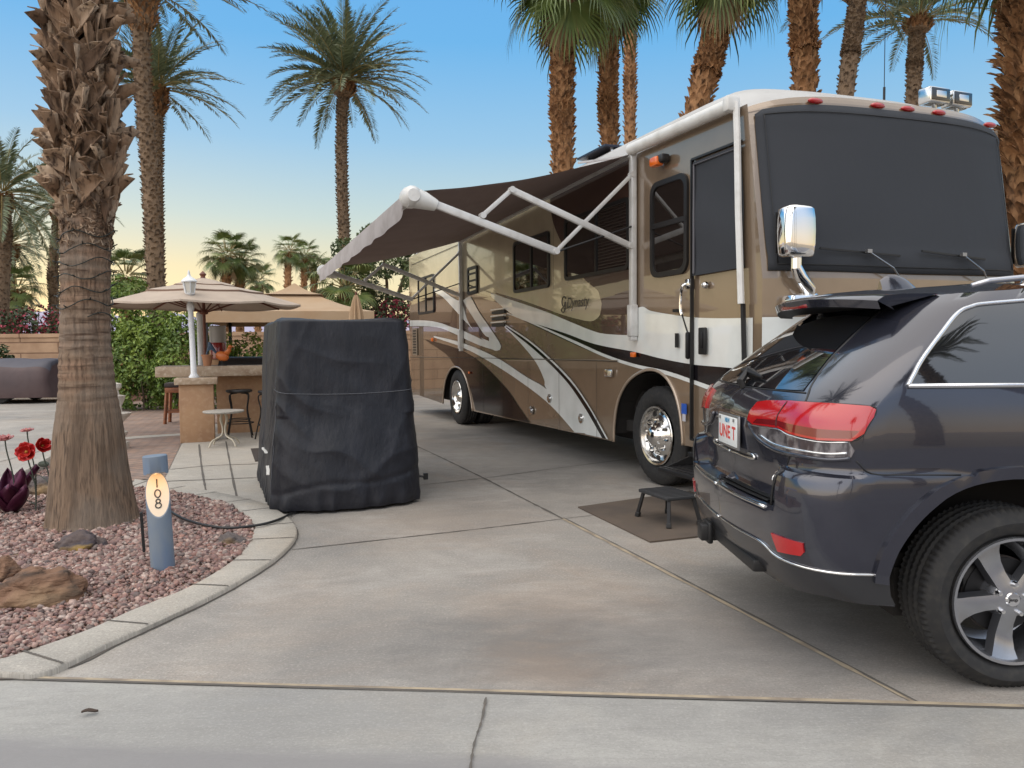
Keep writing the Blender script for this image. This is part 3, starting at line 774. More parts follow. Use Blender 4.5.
a = MB(); patch_into(a, [(.715, 2.10), (1.455, 2.11), (1.41, 3.15), (.715, 3.15)], lambda x, z, o=0: (x, -.036-o-.006*math.sin(z*9+x*4), z), .07, .004); a.build('window_shade', SHADE, do, True)
a = MB(); a.tube([(.745, -.05, 2.12), (.745, -.05, 3.12), (1.385, -.05, 3.12), (1.42, -.05, 2.14)], .012, 6); a.build('shade_frame', M_('shade_frame_grey', (.10, .10, .115), .5), do)
a = MB(); a.box((.87, -.036, 1.49), (.11, .03, .25), 0, None, .012); a.box((.87, -.053, 1.50), (.05, .02, .15), 1, None, .008); a.build('door_handle', [BLACK, DARKM], do, 40)
a = MB(); a.lathe([(0, .03), (.02, .03), (.03, .01), (.034, -.01)], 14, 0, Matrix.Rotation(PI/2, 3, 'X'), (.90, -.03, 2.0), cap=False); a.build('lock', CHROME, do, True)
a = MB(); a.tube([(x, y, z) for x, y, z in [tuple(v) for v in cr([(.665, -.02, 2.03), (.63, -.08, 2.02), (.595, -.085, 1.95), (.585, -.085, 1.80), (.60, -.08, 1.74)], 5)]], .015, 8); a.tube([(.60, -.08, 1.75), (.66, -.03, 1.50)], .008, 6, 1)
a.box((.655, -.04, 2.03), (.07, .06, .10), 0, None, .02); a.box((.65, -.045, 1.45), (.045, .05, .26), 1, None, .02); a.build('grab_handle', [CHROME, DARKM], rv, 40)
a = MB(); a.box((.44, -.03, 1.50), (.05, .012, .14), 0); a.build("switch_plate", DARKM, rv)
a = MB(); a.box((.43, -.03, 1.79), (.10, .02, .03), 0); a.build("door_hook", DARKM, rv)
a = MB(); a.box((1.08, -.20, .30), (.78, .42, .045), 0, None, .01); a.box((1.08, .15, .42), (.78, .45, .05), 0, None, .01)
for x in (.72, 1.44): a.bar((x, .2, .45), (x, -.3, .29), .03, .08)
for k in range(5): a.box((1.08, -.36+k*.08, .325), (.74, .02, .006), 1)
a.build('entry_step', [DARKM, BLACK], rv)
# white corner pole by the nose and the rail of the awning
a = MB(); a.tube([(1.36, -.055, 3.51), (1.385, -.06, 3.2), (1.41, -.065, 2.6), (1.455, -.065, 1.80)], .030, 8); a.build('corner_pole', WHITEM, rv, 40)
a = MB(); a.bar((1.455, -.045, 1.80), (1.50, -.04, .62), .03, .03); a.build('door_hinge_strip', BLACK, rv)
a = MB(); a.tube([(1.30, -.08, 3.495), (-.35, -.08, 3.515)], .06, 12); a.box((1.33, -.08, 3.50), (.09, .14, .14), 0, None, .03)
a.build('awning_case', WHITEM, rv, 40)

# ---------------- awning
aw = MB()
aw.box((-.34, -.045, 3.49), (.05, .05, .05)); awo = aw.build('awning', WHITEM, rv)
A0, A1, D0 = -.42, -6.35, 2.45
ZF, ZR = 2.88, 2.74       # roller height at both ends
def zrol(x): return ZF + (ZR-ZF)*(x-A0)/(A1-A0)
rows = []
for i in range(25):
    f_ = i/24; row = []
    for k in range(31):
        x = A0+.04 + (A1-A0-.08)*k/30; s_ = k/30
        zr = 3.48 + (3.33-3.48)*s_
        sag = .12*math.sin(PI*f_)*(.55+.45*math.sin(PI*s_)) + .02*math.sin(9*f_+3)*noise.noise(Vector((x*1.5, f_*4, 0)))
        row.append((x, -.06-(D0-.06)*f_, zr + (zrol(x)+.045-zr)*f_ - sag))
    rows.append(row)
fb = MB(); fb.grid(rows); fo = fb.build('awning_fabric', AWNB, awo, True)
rl = MB(); rl.tube([(A0, -D0, ZF), (A1, -D0, ZR)], .055, 12)
M2 = Matrix.Rotation(PI/2, 3, 'Y')
for x, z, s_ in ((A0, ZF, 1), (A1, ZR, -1)):
    rl.tube([(x-s_*.03, -D0, z), (x+s_*.02, -D0, z), (x+s_*.10, -D0, z), (x+s_*.16, -D0, z)], [.10, .105, .098, .06], 14)
    rl.tube([(x+s_*.06, -D0-.02, z), (x+s_*.06, -D0+.12, z-.03), (x+s_*.06, -D0+.24, z-.07)], [.105, .085, .055], 10)
rl.build('roller_tube', WHITEM, awo, 40)
vl = MB(); rows = [[], [], []]
for k in range(91):
    s_ = k/90; x = A0-.02 + (A1-A0+.04)*s_; z = zrol(x)
    h = .19+.004*math.cos(s_*2*PI*11)-.10*math.exp(-s_*60)+.05*(1-min(1, s_*14))*0
    yv = .012*math.sin(s_*50)
    rows[0].append((x, -D0-.058, z+.03)); rows[1].append((x, -D0-.07+yv*.5, z-.10)); rows[2].append((x, -D0-.06+yv, z-h))
vl.grid(rows); vl.build('valance', AWNV, awo, True)
ARM = M_('awning_arm_metal', (.66, .66, .65), .38, .2, nz=((8, 8, 8), (.50, .49, .47), .5, .8))
def arms(x, dz, zr):
    b_ = MB()
    b_.box((x, -.045, 2.52+dz/2), (.055, .06, 1.95+dz), 0, None, .01)                # post on the wall
    b_.box((x-.075, -.03, 2.6+dz/2), (.04, .03, 1.75), 0, None, .008)
    b_.box((x, -.055, 1.72+dz), (.095, .09, .34), 0, None, .015); b_.box((x, -.05, 1.53+dz), (.07, .07, .05), 0, None, .01)
    E1 = (x, -.95, 2.42+dz); TP = (x, -.06, 3.26+dz); SL = (x, -.08, 2.51+dz); E2 = (x, -1.43, 3.01+dz); J = (x, -1.74, 2.74+dz); RO = (x, -D0+.14, zr-.03)
    b_.bar(RO, E1, .075, .045, 0, (1, 0, 0), .01); b_.bar(E1, TP, .04, .035, 0, (1, 0, 0), .008)
    b_.bar(SL, E2, .065, .045, 0, (1, 0, 0), .01); b_.bar(E2, J, .045, .03, 0, (1, 0, 0), .008)
    for p in (E1, E2, J, SL, TP): b_.tube([(p[0]-.035, p[1], p[2]), (p[0]+.035, p[1], p[2])], .032, 10)
    b_.tube([(x+.01, E1[1]+.02, E1[2]), (x+.01, -.05, 2.72+dz)], .011, 6, 1)
    b_.build('awning_arm', [ARM, DARKM], awo, 40)
arms(-.36, 0, ZF); arms(-6.38, -.13, ZR)
rb = MB(); rb.bar((-.42, -.05, 3.475), (-6.35, -.05, 3.325), .05, .05); rb.bar((-.5, -.62, 3.37), (-.5, -.10, 3.47), .03, .02); rb.build('awning_rail', ARM, awo)

# ---------------- wheels
def tyre_into(mb, R_, w_, rin, m=0, c=(0, 0, 0), tread=0, grooves=3, n=72):
    """wheel axis along y; outer face at y = 0, inner at y = w"""
    p = [(rin-.01, .10*w_), (rin, .035), (rin+.012, .012), (rin+.25*(R_-rin), -.006), (rin+.55*(R_-rin), -.012), (R_-.040, .004), (R_-.012, .022), (R_, .040)]
    ys = np.linspace(.040, w_-.040, grooves*4+2)
    for i, y in enumerate(ys[1:-1]):
        p.append((R_-(.010 if i % 4 in (2, 3) else 0), y))
    p += [(R_, w_-.04), (R_-.02, w_-.015), (rin+.5*(R_-rin), w_), (rin, w_-.02)]
    rings = []
    for r_, y in p:
        ring = []
        for k in range(n):
            t = 2*PI*k/n; q = r_
            if tread and r_ > R_-.030 and y < w_-.03 and k % 2 == 0: q -= tread*(1.0 if y < .06 or y > w_-.06 else .5)
            ring.append((c[0]+q*math.cos(t), c[1]+y, c[2]+q*math.sin(t)))
        rings.append(ring)
    for i in range(len(rings)-1): pass
    mb.grid(rings, m, True)
def rv_wheel(x, y, dual=False, flip=False):
    ro = MB(); tyre_into(ro, .49, .28, .292, 0, (0, 0, 0), .006, 4, 80)
    if dual: tyre_into(ro, .49, .28, .292, 0, (0, .34, 0), .006, 3, 60)
    t = ro.build('tyre', RUBBER, None, 40)
    rm = MB(); prof = [(.296, -.004), (.290, -.012), (.272, -.008), (.266, .03), (.245, .055), (.205, .050 if not dual else .09), (.190, .035), (.15, .02 if not dual else .10), (.11, -.02 if not dual else .06), (.08, -.055 if not dual else .02), (.05, -.075 if not dual else 0), (.0, -.078 if not dual else -.002)]
    rm.lathe([(r_, -y_) for r_, y_ in prof], 48, 0, Matrix.Rotation(PI/2, 3, 'X'), cap=False)
    rm.lathe([(.29, -.05), (.29, -.27)], 32, 1, Matrix.Rotation(PI/2, 3, 'X'), cap=False)
    for k in range(10):
        a_ = 2*PI*k/10+.15
        hy = .047 if not dual else .085
        rm.lathe([(0, .002), (.028, .002), (.031, -.004)], 10, 2, Matrix.Rotation(PI/2, 3, 'X'), (.232*math.cos(a_), hy+.0, .232*math.sin(a_)), cap=False)
        ly = .025 if not dual else .09
        rm.lathe([(0, .05), (.010, .048), (.014, .03), (.016, 0)], 8, 0, Matrix.Rotation(PI/2, 3, 'X'), (.165*math.cos(a_+.3), ly, .165*math.sin(a_+.3)), cap=False)
    if not dual:
        for q in range(10):
            a_ = 2*PI*q/10; rm.lathe([(0, .03), (.007, .028), (.01, 0)], 6, 0, Matrix.Rotation(PI/2, 3, 'X'), (.105*math.cos(a_), -.015, .105*math.sin(a_)), cap=False)
    r2 = rm.build('rim', [ALU, DUSTY, BLACK], None, 40)
    wo = MB(); wo.lathe([(.10, -.12), (.10, -.26)], 16, 0, Matrix.Rotation(PI/2, 3, 'X')); wh = wo.build('wheel', DUSTY, rv)
    wh.location = (x, y, .515); wh.scale = (1.055, 1.0, 1.055)
    if flip: wh.rotation_euler = (0, 0, PI)
    t.parent = wh; r2.parent = wh
    return wh
rv_wheel(-.03, .03); rv_wheel(-6.95, .04, True); rv_wheel(0, WID-.03, False, True); rv_wheel(-6.95, WID-.04, True, True)

# ---------------- nose: cover, wipers, lights, mirrors
cv = MB(); rows = []
for i in range(23):
    f_ = i/22; row = []
    for k in range(41):
        s_ = k/40
        t = .035 + (2.735-.035)*s_
        z = 2.065 + (3.475-2.065)*f_
        z -= .018*math.sin(PI*s_)*(1-f_); z = ztop(t, z) - (.03 if k in (0, 40) else 0)*f_
        o_ = .018 + .010*noise.noise(Vector((t*1.5, z*1.6, 2))) + .015*math.exp(-((z-2.17)/.06)**2) + .012*math.exp(-((z-(3.38-.05*abs(s_-.5)))/.03)**2)
        row.append((xfront(t, z)+o_, t, z))
    rows.append(row)
cv.grid(rows); cvo = cv.build('windscreen_cover', SHADE, rv, True)
hm = MB()
def cvp(t, z, o_=.034): return (xfront(t, z)+o_, t, ztop(t, z))
hm.tube([cvp(.10, 2.12+1.29*k/20) for k in range(21)], .004, 4); hm.tube([cvp(2.68, 2.12+1.27*k/20) for k in range(21)], .004, 4)
hm.tube([cvp(.10+2.58*k/30, 3.41, .030) for k in range(31)], .004, 4); hm.tube([cvp(.10+2.58*k/30, 2.115-.016*math.sin(PI*k/30)) for k in range(31)], .004, 4)
hm.build('cover_hem', BLACK, cvo, True)
sd = cvo.modifiers.new('thickness', 'SOLIDIFY'); sd.thickness = .008; sd.offset = -1
for t0, t1, tp in ((.42, 1.18, .84), (1.42, 2.16, 1.86)):
    a = MB()
    za, zb = 2.24, 2.19
    a.bar((xfront(t0, za)+.07, t0, za), (xfront(t1, zb)+.07, t1, zb), .014, .016, 0, (0, 0, 1))
    a.tube([(xfront(tp, 2.2)+.09, tp, 2.215), (xfront(tp+.25, 2.05)+.10, tp+.22, 2.08), (xfront(tp+.4, 1.95)+.05, tp+.36, 1.97)], .008, 6, 1)
    a.box((xfront(tp, 2.2)+.09, tp, 2.22), (.03, .05, .03), 1); a.build('wiper', [BLACK, M_('wiper_steel', (.35, .35, .36), .35, .9)], rv)
for t, z in ((.55, 3.505), (1.17, 3.51), (1.50, 3.51), (1.86, 3.51), (2.60, 3.49)):
    a = MB(); a.ico((xfront(t, z)+.008, t, z), (.03, .08, .026), None, 3); a.build('marker_light', REDL, rv, True)
for t in (1.95, 2.25):
    a = MB(); x = xfront(t, 3.56)-.10; z = 3.70
    a.box((x, t, z), (.14, .24, .135), 0, None, .012); a.box((x+.068, t, z), (.02, .22, .11), 1, None, .004); a.box((x+.078, t, z), (.012, .12, .06), 0, None, .004)
    for k in range(7): a.box((x-.02, t-.10+k*.033, z), (.10, .006, .15), 0)
    a.tube([(x, t, z-.06), (x-.02, t+.03, z-.11)], .02, 8, 0); a.build('flood_light', [ALU, GLASS], rv, 40)
a = MB(); a.tube([(.95, 2.05, 3.72), (.95, 2.05, 4.0)], .012, 6); a.tube([(.95, 2.05, 4.0), (.95, 2.05, 5.2)], .004, 5); a.build('antenna', DARKM, rv)
a = MB(); a.box((-1.75, .42, 3.835), (.75, .5, .03), 0, None, .005)
for x in (-2.05, -1.45): a.bar((x, .3, 3.70), (x, .3, 3.83), .03, .03, 1)
a.build('solar_panel', [M_('solar_cell', (.01, .012, .03), .2), ALU], rv)
a = MB(); a.box((-5.5, 1.4, 3.93), (.95, .75, .28), 0, None, .08); a.build('air_conditioner', ROOFM, rv, 40)
def mirror(t, sgn):
    a = MB(); n = 20; rows = []
    x0 = 1.88; tz = t
    for zf, s_ in ((-.205, .72), (-.197, .84), (-.175, .92), (-.10, .97), (0, .99), (.10, .97), (.175, .92), (.194, .84), (.203, .70)):
        rows.append([(x0+.105*s_*(abs(math.cos(2*PI*k/n))**.6)*math.copysign(1, math.cos(2*PI*k/n)), tz+.155*s_*(abs(math.sin(2*PI*k/n))**.6)*math.copysign(1, math.sin(2*PI*k/n)), 2.355+zf) for k in range(n)])
    a.grid(rows, 0, True); b0 = [a.pt(p) for p in rows[0]]; a.face(b0[::-1]); b1 = [a.pt(p) for p in rows[-1]]; a.face(b1)
    a.box((x0-.102, tz, 2.355), (.012, .25, .33), 1)
    mo = a.build('mirror', [CHROME, BLACK], rv, 50)
    c_ = MB(); y1 = .32 if sgn > 0 else WID-.32
    c_.tube([(x0, tz, 2.15), (x0, tz, 2.06)], .045, 12); c_.tube([(x0, tz, 2.08), (x0+.0, tz+.04*sgn, 2.0), (x0-.01, tz+.14*sgn, 1.90), (x0-.02, tz+.16*sgn, 1.86)], [.045, .055, .06, .045], 12)
    c_.box((x0-.04, tz+.12*sgn, 1.80), (.16, .34, .11), 0, None, .03); c_.box((x0-.12, tz+.18*sgn, 1.80), (.24, .14, .15), 0, None, .03)
    c_.build('mirror_arm', CHROME, mo, 40)
mirror(.14, 1); mirror(2.90, -1)
# ------------------------------------------------------------------ grey SUV: its outer surface
# local frame: x forward from the rear bumper, y to the left (near side is -y), z up; q runs round the outline from the rear centre
J_OX, J_OY, J_RZ = 1.092, 4.075, math.radians(1.5)
RC = [(.30, .13), (.36, .10), (.42, .05), (.5, .02), (.6, .008), (.68, .0), (.715, .0), (.735, .015), (.745, .085), (.8, .085), (.95, .07), (1.05, .062), (1.12, .07), (1.18, .10), (1.24, .15), (1.3, .22), (1.4, .345), (1.52, .505), (1.6, .61), (1.66, .70), (1.72, .82)]
RS = [(.30, .13), (.36, .10), (.42, .05), (.5, .02), (.6, .006), (.72, .0), (.82, .0), (.88, .012), (.905, .035), (.915, .072), (.95, .07), (1.05, .062), (1.12, .07), (1.18, .10), (1.24, .15), (1.3, .22), (1.4, .345), (1.52, .505), (1.6, .61), (1.66, .70), (1.72, .82)]
HW = [(.30, .90), (.36, .925), (.45, .95), (.55, .96), (.8, .965), (.90, .962), (.93, .950), (1.0, .952), (1.1, .95), (1.2, .938), (1.28, .918), (1.4, .865), (1.5, .815), (1.6, .765), (1.66, .725), (1.70, .68), (1.72, .62)]
Q1, Q2 = .66, 1.075
JLEN = 4.80
def _lin(t, x):
    if x <= t[0][0]: return t[0][1]
    for (a, b), (c, d) in zip(t, t[1:]):
        if x <= c: return b+(d-b)*(x-a)/(c-a)
    return t[-1][1]
def _ss(a, b, x):
    t = max(0, min(1, (x-a)/(b-a))); return t*t*(3-2*t)
def jref(q):
    q = abs(q)
    if q <= Q1: return .045*(q/Q1)**2, q/.965
    if q <= Q2:
        t = (q-Q1)/(Q2-Q1)*math.pi/2
        s_, c_ = math.sin(t), math.cos(t)
        return .045+.10*(t/(math.pi/2))*(1-t/(math.pi/2))*.6 + .255*(1-c_**.9 if c_ > 1e-9 else 1), (Q1 + (.965-Q1)*s_)/.965
    return .30+(q-Q2), 1.0
def jsurf(q, z, off=0.0):
    s_ = 1 if q >= 0 else -1
    def P(q, z):
        a = abs(q); cx, cy = jref(a)
        r_ = _lin(RC, z) + (_lin(RS, z)-_lin(RC, z))*_ss(.60, .665, a)
        fade = 1-_ss(Q2-.1, 2.2, a)
        w_ = _lin(HW, z)
        if z < .915: w_ = w_ - .014*(1-0*a)*_ss(1.3, 1.75, a)*_ss(.60, .9, z)
        x = cx + r_*fade
        if x > 4.2: cy *= 1-.22*((x-4.2)/.6)**2.2
        return (x, -w_*cy*(1 if q >= 0 else -1), z)
    p = P(q, z)
    if off == 0: return p
    e = .004
    a, b = P(q+e, z), P(q-e, z); c, d = P(q, z+e), P(q, z-e)
    u_ = [a[i]-b[i] for i in range(3)]; v_ = [c[i]-d[i] for i in range(3)]
    n_ = [u_[1]*v_[2]-u_[2]*v_[1], u_[2]*v_[0]-u_[0]*v_[2], u_[0]*v_[1]-u_[1]*v_[0]]
    l_ = math.sqrt(sum(k*k for k in n_)) or 1
    return tuple(p[i]+n_[i]/l_*off for i in range(3))
def qx(x, z):
    """outline parameter of the near side at a given x"""
    lo, hi = Q2-.3, 5.5
    for _ in range(40):
        m_ = (lo+hi)/2
        if jsurf(m_, z)[0] < x: lo = m_
        else: hi = m_
    return lo
suv = thing('parked_suv', 'dark grey SUV seen from its rear corner, red tail lamps and silver five-spoke wheel', 'car', (J_OX, J_OY, 0), J_RZ)
GREY = M_('grey_metallic_paint', (.032, .034, .050), .18, .5, .5, 1.0, nz=((900, 900, 900), (.056, .060, .080), .5, .75, 1), bump=((1.4, 1.4, 1.4), .02, .02))
GREYD = M_('lower_bumper_paint', (.022, .023, .028), .42, .2, .5, .5)
GLASSJ = M_('privacy_glass', (.010, .011, .014), .02, 0, .7, 1.0, bump=((1.6, 1.6, 1.6), .03, .02))
def both(fn): fn(1); fn(-1)
SH = MB()
ARQ = [(1.155, .36), (1.18, .5), (1.25, .64), (1.36, .77), (1.5, .86), (1.70, .895), (1.92, .875), (2.08, .80), (2.20, .68), (2.27, .52), (2.29, .36)]
ARF = [(q+2.97-.02, z) for q, z in ARQ]
top_edge = [(0, 1.66), (.4, 1.665), (.7, 1.67), (.95, 1.68), (1.3, 1.695), (2.0, 1.70), (3.0, 1.70), (3.35, 1.68), (3.6, 1.60), (4.0, 1.37), (4.38, 1.15), (4.7, 1.09), (5.1, 1.04), (5.4, .97), (5.56, .82)]
shellpoly = [(0, .345), (.3, .35), (.6, .345), (.87, .385), (1.1, .365)] + [tuple(v) for v in cr(ARQ, 4)] + [(3.0, .33)] + [tuple(v) for v in cr(ARF, 4)] + [(5.56, .36)] + top_edge[::-1]
zrows = [.38, .42, .46, .5, .55, .6, .65, .69, .714, .716, .734, .744, .76, .8, .84, .878, .903, .914, .93, .95, 1.0, 1.05, 1.1, 1.15, 1.19, 1.23, 1.27, 1.31, 1.36, 1.41, 1.46, 1.51, 1.56, 1.61, 1.64]
def jmir(q, z, o=0):
    p = jsurf(q, z, o); return (p[0], -p[1], p[2])
patch_into(SH, shellpoly, jsurf, .055, 0, 0, zrows)
nf = len(SH.f); patch_into(SH, shellpoly, jmir, .055, 0, 0, zrows)
for i in range(nf, len(SH.f)): SH.f[i] = SH.f[i][::-1]
# roof, windscreen and bonnet
tq = [tuple(v) for v in cr(top_edge, 6)]
rows = []; mats = []
for q, z in tq:
    a = jsurf(q, z); cw = abs(a[1]); row = []
    for k in range(21):
        s_ = -1+2*k/20
        row.append((a[0] - .0*s_*s_, cw*s_, z + (.062 if q < 3.6 else .04)*(cw/.72)*(1-s_*s_)*min(1, q/.3) + .0))
    rows.append(row)
for i in range(len(rows)-1):
    qm = (tq[i][0]+tq[i+1][0])/2
    SH.grid(rows[i:i+2], 1 if 3.5 < qm < 4.36 else 0)
# nose panel
fz = [.36, .5, .65, .82]; 
SH.grid([[(jsurf(5.56, z)[0]+.06*(1-s_*s_), abs(jsurf(5.56, z)[1])*s_, z) for s_ in [-1+2*k/12 for k in range(13)]] for z in fz], 0)
SH.box((2.6, 0, .34), (4.0, 1.35, .22), 2); SH.box((.45, 0, .45), (.55, 1.3, .12), 2)
jb = SH.build('body', [GREY, GLASSJ, DUSTY], suv, 28, .0006)
# wheel housings
for hx in (1.0, 3.915):
    for sg in (-1, 1):
        a = MB(); rows = []
        for k in range(17):
            t = PI*k/16
            rows.append([(hx+.60*math.cos(t), sg*.915, .37+.56*math.sin(t)), (hx+.60*math.cos(t), sg*.50, .37+.56*math.sin(t))])
        a.grid(rows); a.quad((hx-.60, sg*.50, .36), (hx+.60, sg*.50, .36), (hx+.60, sg*.50, .95), (hx-.60, sg*.50, .95)); a.build('wheel_housing', DUSTY, suv)
def jp(name, poly, mat, off=.003, thick=0, step=.05, mir=True, smooth=40, rows=None, par=None):
    a = MB(); f = (lambda q, z, o=0: jsurf(q, z, off if o == 0 else o))
    patch_into(a, poly, f, step, thick, 0, rows)
    o = a.build(name, mat, par or suv, smooth)
    if mir:
        b = MB(); patch_into(b, poly, lambda q, z, o_=0: jmir(q, z, off if o_ == 0 else o_), step, thick, 0, rows)
        b.f = [x[::-1] for x in b.f]; b.build(name, mat, par or suv, smooth)
    return o
def jline(mb, pts, r, off=.0, n=6, k=6, mir=False, m=0):
    C = [tuple(v) for v in cr(pts, k)]
    P_ = [jsurf(q, z, off) for q, z in C]
    mb.tube([(p[0], -p[1], p[2]) for p in P_] if mir else P_, r, n, m)
# rear glass
gl = [(0, 1.24), (.40, 1.241), (.65, 1.247), (.625, 1.30), (.565, 1.39), (.525, 1.5), (.505, 1.63), (0, 1.63)]
full = [(-q, z) for q, z in gl[::-1]] + gl
def jfull(q, z, o=0): return jsurf(q, z, .003) if q >= 0 else jmir(-q, z, .003)
a = MB(); patch_into(a, [p for p in full if abs(p[0]) > 1e-6], jfull, .06, 0, 0); a.build('rear_window', GLASSJ, suv, True)
# side windows with bright trim
wq = [(1.10, 1.28)] + [tuple(v) for v in cr([(1.09, 1.30), (1.055, 1.38), (1.02, 1.49), (1.0, 1.575), (1.025, 1.607), (1.12, 1.625), (1.55, 1.638), (2.4, 1.645), (3.1, 1.625), (3.45, 1.53), (3.85, 1.31)], 5)] + [(3.82, 1.28)]
sw = jp('side_window', wq, GLASSJ, .003, 0, .07)
SATIN = M_('satin_chrome', (.66, .68, .72), .22, 1.0)
for mir in (False, True):
    a = MB(); jline(a, wq + [(2.4, 1.277), (1.10, 1.28)], .0105, .004, 6, 2, mir); a.build('window_trim', SATIN, suv, True)
a = MB()
for mir in (False, True):
    for q in (1.83, 2.95): jline(a, [(q, 1.29), (q-.01, 1.45), (q-.03, 1.63)], .022, -.004, 6, 3, mir)
absorb(jb, a.build('window_pillar', BLACK, suv, True))
# lamps
redp = rpoly = [(.287, 1.085), (.30, 1.125), (.335, 1.172), (.42, 1.182), (.64, 1.195), (.86, 1.20), (1.01, 1.197), (1.045, 1.185), (1.05, 1.155), (1.03, 1.09), (.985, 1.058), (.85, 1.052), (.71, 1.062), (.62, 1.078), (.45, 1.072), (.36, 1.068)]
jp('tail_lamp', redp, REDL, .014, .014, .03, False)
jl = [p for p in redp if p[0] > .52]
a = MB(); patch_into(a, [(.56, 1.075), (.56, 1.19)] + [p for p in redp if p[0] > .6], lambda q, z, o_=0: jmir(q, z, .014 if o_ == 0 else o_), .03, .014); a.f = [x[::-1] for x in a.f]; a.build('tail_lamp', REDL, suv, 40)
clr = [(.315, 1.066), (.36, 1.066), (.45, 1.070), (.62, 1.076), (.71, 1.060), (.85, 1.050), (.975, 1.054), (.995, 1.02), (.98, .992), (.89, .982), (.76, .982), (.58, .985), (.42, 1.015)]
jp('reversing_lamp', clr, M_('clear_lens', (.30, .28, .285), .10, .3, .6, 1.0, nz=((40, 9, 9), (.08, .07, .075), .42, .58)), .012, .012, .03, False)
for mir in (False, True):
    a = MB(); jline(a, clr[-7:][::-1][:1] and [(.975, .986), (.89, .975), (.76, .975), (.58, .978), (.41, 1.01), (.30, 1.07)], .011, .008, 6, 5, mir); a.build('lamp_surround', GREY, suv, True)
a = MB(); jline(a, [(.44, 1.030), (.58, 1.003), (.76, 1.0), (.89, 1.0), (.965, 1.008)], .006, .013, 6, 6); jline(a, [(.33, 1.064), (.45, 1.066), (.62, 1.072), (.71, 1.056), (.85, 1.047), (.97, 1.052)], .003, .014, 5, 6); a.build('lamp_reflector_strip', CHROME, suv, True)
a = MB(); jline(a, redp + [redp[0]], .004, .010, 5, 3); jline(a, [(.62, 1.19), (.60, 1.13), (.605, 1.08)], .0025, .015, 5, 4); a.build('lamp_gasket', BLACK, suv, True)
a = MB(); patch_into(a, [(.36, 1.075), (.45, 1.08), (.62, 1.088), (.71, 1.072), (.85, 1.062), (.98, 1.068), (1.01, 1.10), (.85, 1.098), (.71, 1.105), (.6, 1.112), (.40, 1.10)], lambda q, z, o=0: jsurf(q, z, .0152), .03); a.build('lamp_dark_band', M_('deep_red_lens', (.16, .002, .005), .15, 0, .5, 1.0), suv, True)
jp('reflector', [(.665, .614), (.84, .614), (.842, .575), (.825, .556), (.76, .548), (.70, .540)], REDL, .008, .008, .03)
# lower apron, bright strip, step pad
lowp = [(.0, .348), (.3, .353), (.6, .348), (.87, .388), (1.1, .368), (1.16, .37), (1.185, .50), (1.07, .505), (.8, .505), (.68, .51), (.60, .535), (.5, .54), (.26, .535), (0, .533)]
jp('lower_apron', lowp, GREYD, .004, 0, .05)
a = MB()
for mir in (False, True): jline(a, [(0.0, .538), (.26, .54), (.48, .545), (.58, .538), (.67, .515), (.8, .508), (1.07, .508), (1.175, .50)], .006, .004, 6, 6, mir)
for mir in (False, True): jline(a, [(0.0, .715), (.3, .715), (.60, .718)], .009, .0, 6, 6, mir)
for mir in (False, True): jline(a, [(0, .893), (.12, .895), (.27, .895), (.335, .90), (.33, .915), (.26, .918)], .008, .006, 6, 5, mir)
a.build('bright_strip', CHROME, suv, True)
a = MB(); rows = []
for s_ in (.012, .028, .031, .040, .043, .054, .057, .068, .071, .080):
    up_ = .748 if int(s_*1000) in (28, 31, 54, 57, 40, 80) else .741
    rows.append([(s_ + jref(q)[0], -jref(q)[1]*.963, up_+.004) for q in [-.6+1.2*k/30 for k in range(31)]])
a.grid(rows); a.build('step_pad', BLACK, suv, 30)
# flares
for base in (0, 2.95):
    inn = [tuple(v) for v in cr([(q+base, z) for q, z in ARQ], 4) if v[1] > .44]
    cx = 1.72+base
    outp = [(cx+(q-cx)*1.105, .36+(z-.36)*1.095) for q, z in inn]
    jp('wheel_arch_flare', inn + outp[::-1], GREY, .018, .018, .05)
# seams
a = MB()
for mir in (False, True):
    jline(a, [(.52, 1.64), (.545, 1.5), (.585, 1.39), (.66, 1.28), (.715, 1.21), (.715, 1.1), (.69, .97), (.67, .92)], .006, -.002, 5, 5, mir)
    jline(a, [(.66, .74), (.68, .86), (.70, .905)], .006, -.001, 5, 5, mir)
    jline(a, [(0, 1.234), (.3, 1.236), (.68, 1.24)], .004, .0, 5, 5, mir)
    jline(a, [(1.0, .975), (1.06, .925), (1.2, .918), (1.45, .915)], .004, -.001, 5, 5, mir)
    jline(a, [(1.84, 1.27), (1.86, 1.1), (2.1, .93)], .004, -.001, 5, 5, mir)
    jline(a, [(2.93, 1.27), (2.93, .6), (2.95, .40)], .004, -.001, 5, 5, mir); jline(a, [(3.9, 1.27), (4.0, .9), (4.05, .45)], .004, -.001, 5, 5, mir)
absorb(jb, a.build('panel_seams', BLACK, suv, True))
# number plate
a = MB(); xb = jsurf(0, 1.0)[0]; tilt = Matrix.Rotation(rad(-4), 3, 'Y')
a.box((xb-.012, -.02, 1.005), (.012, .345, .175), 0, None, .01); a.box((xb-.019, -.02, 1.005), (.006, .31, .15), 1, None, .008)
for y in (-.13, .10): a.box((xb-.023, y, 1.066), (.006, .02, .016), 0)
pl = a.build('number_plate', [M_('plate_frame', (.35, .35, .36), .3, .8), M_('plate_white', (.68, .70, .70), .45, nz=((30, 30, 30), (.6, .66, .68), .5, .8))], suv, 40)
Mp = Matrix.Translation((xb-.0228, -.02, .995)) @ Matrix.Rotation(-PI/2, 4, 'Z') @ rotx
lettering('plate_lettering', 'UNE T', .095, M_('plate_red', (.6, .06, .05), .5), pl, Mp, 0, .0004, 'CENTER', .002)
Mp2 = Matrix.Translation((xb-.0228, -.02, 1.058)) @ Matrix.Rotation(-PI/2, 4, 'Z') @ rotx
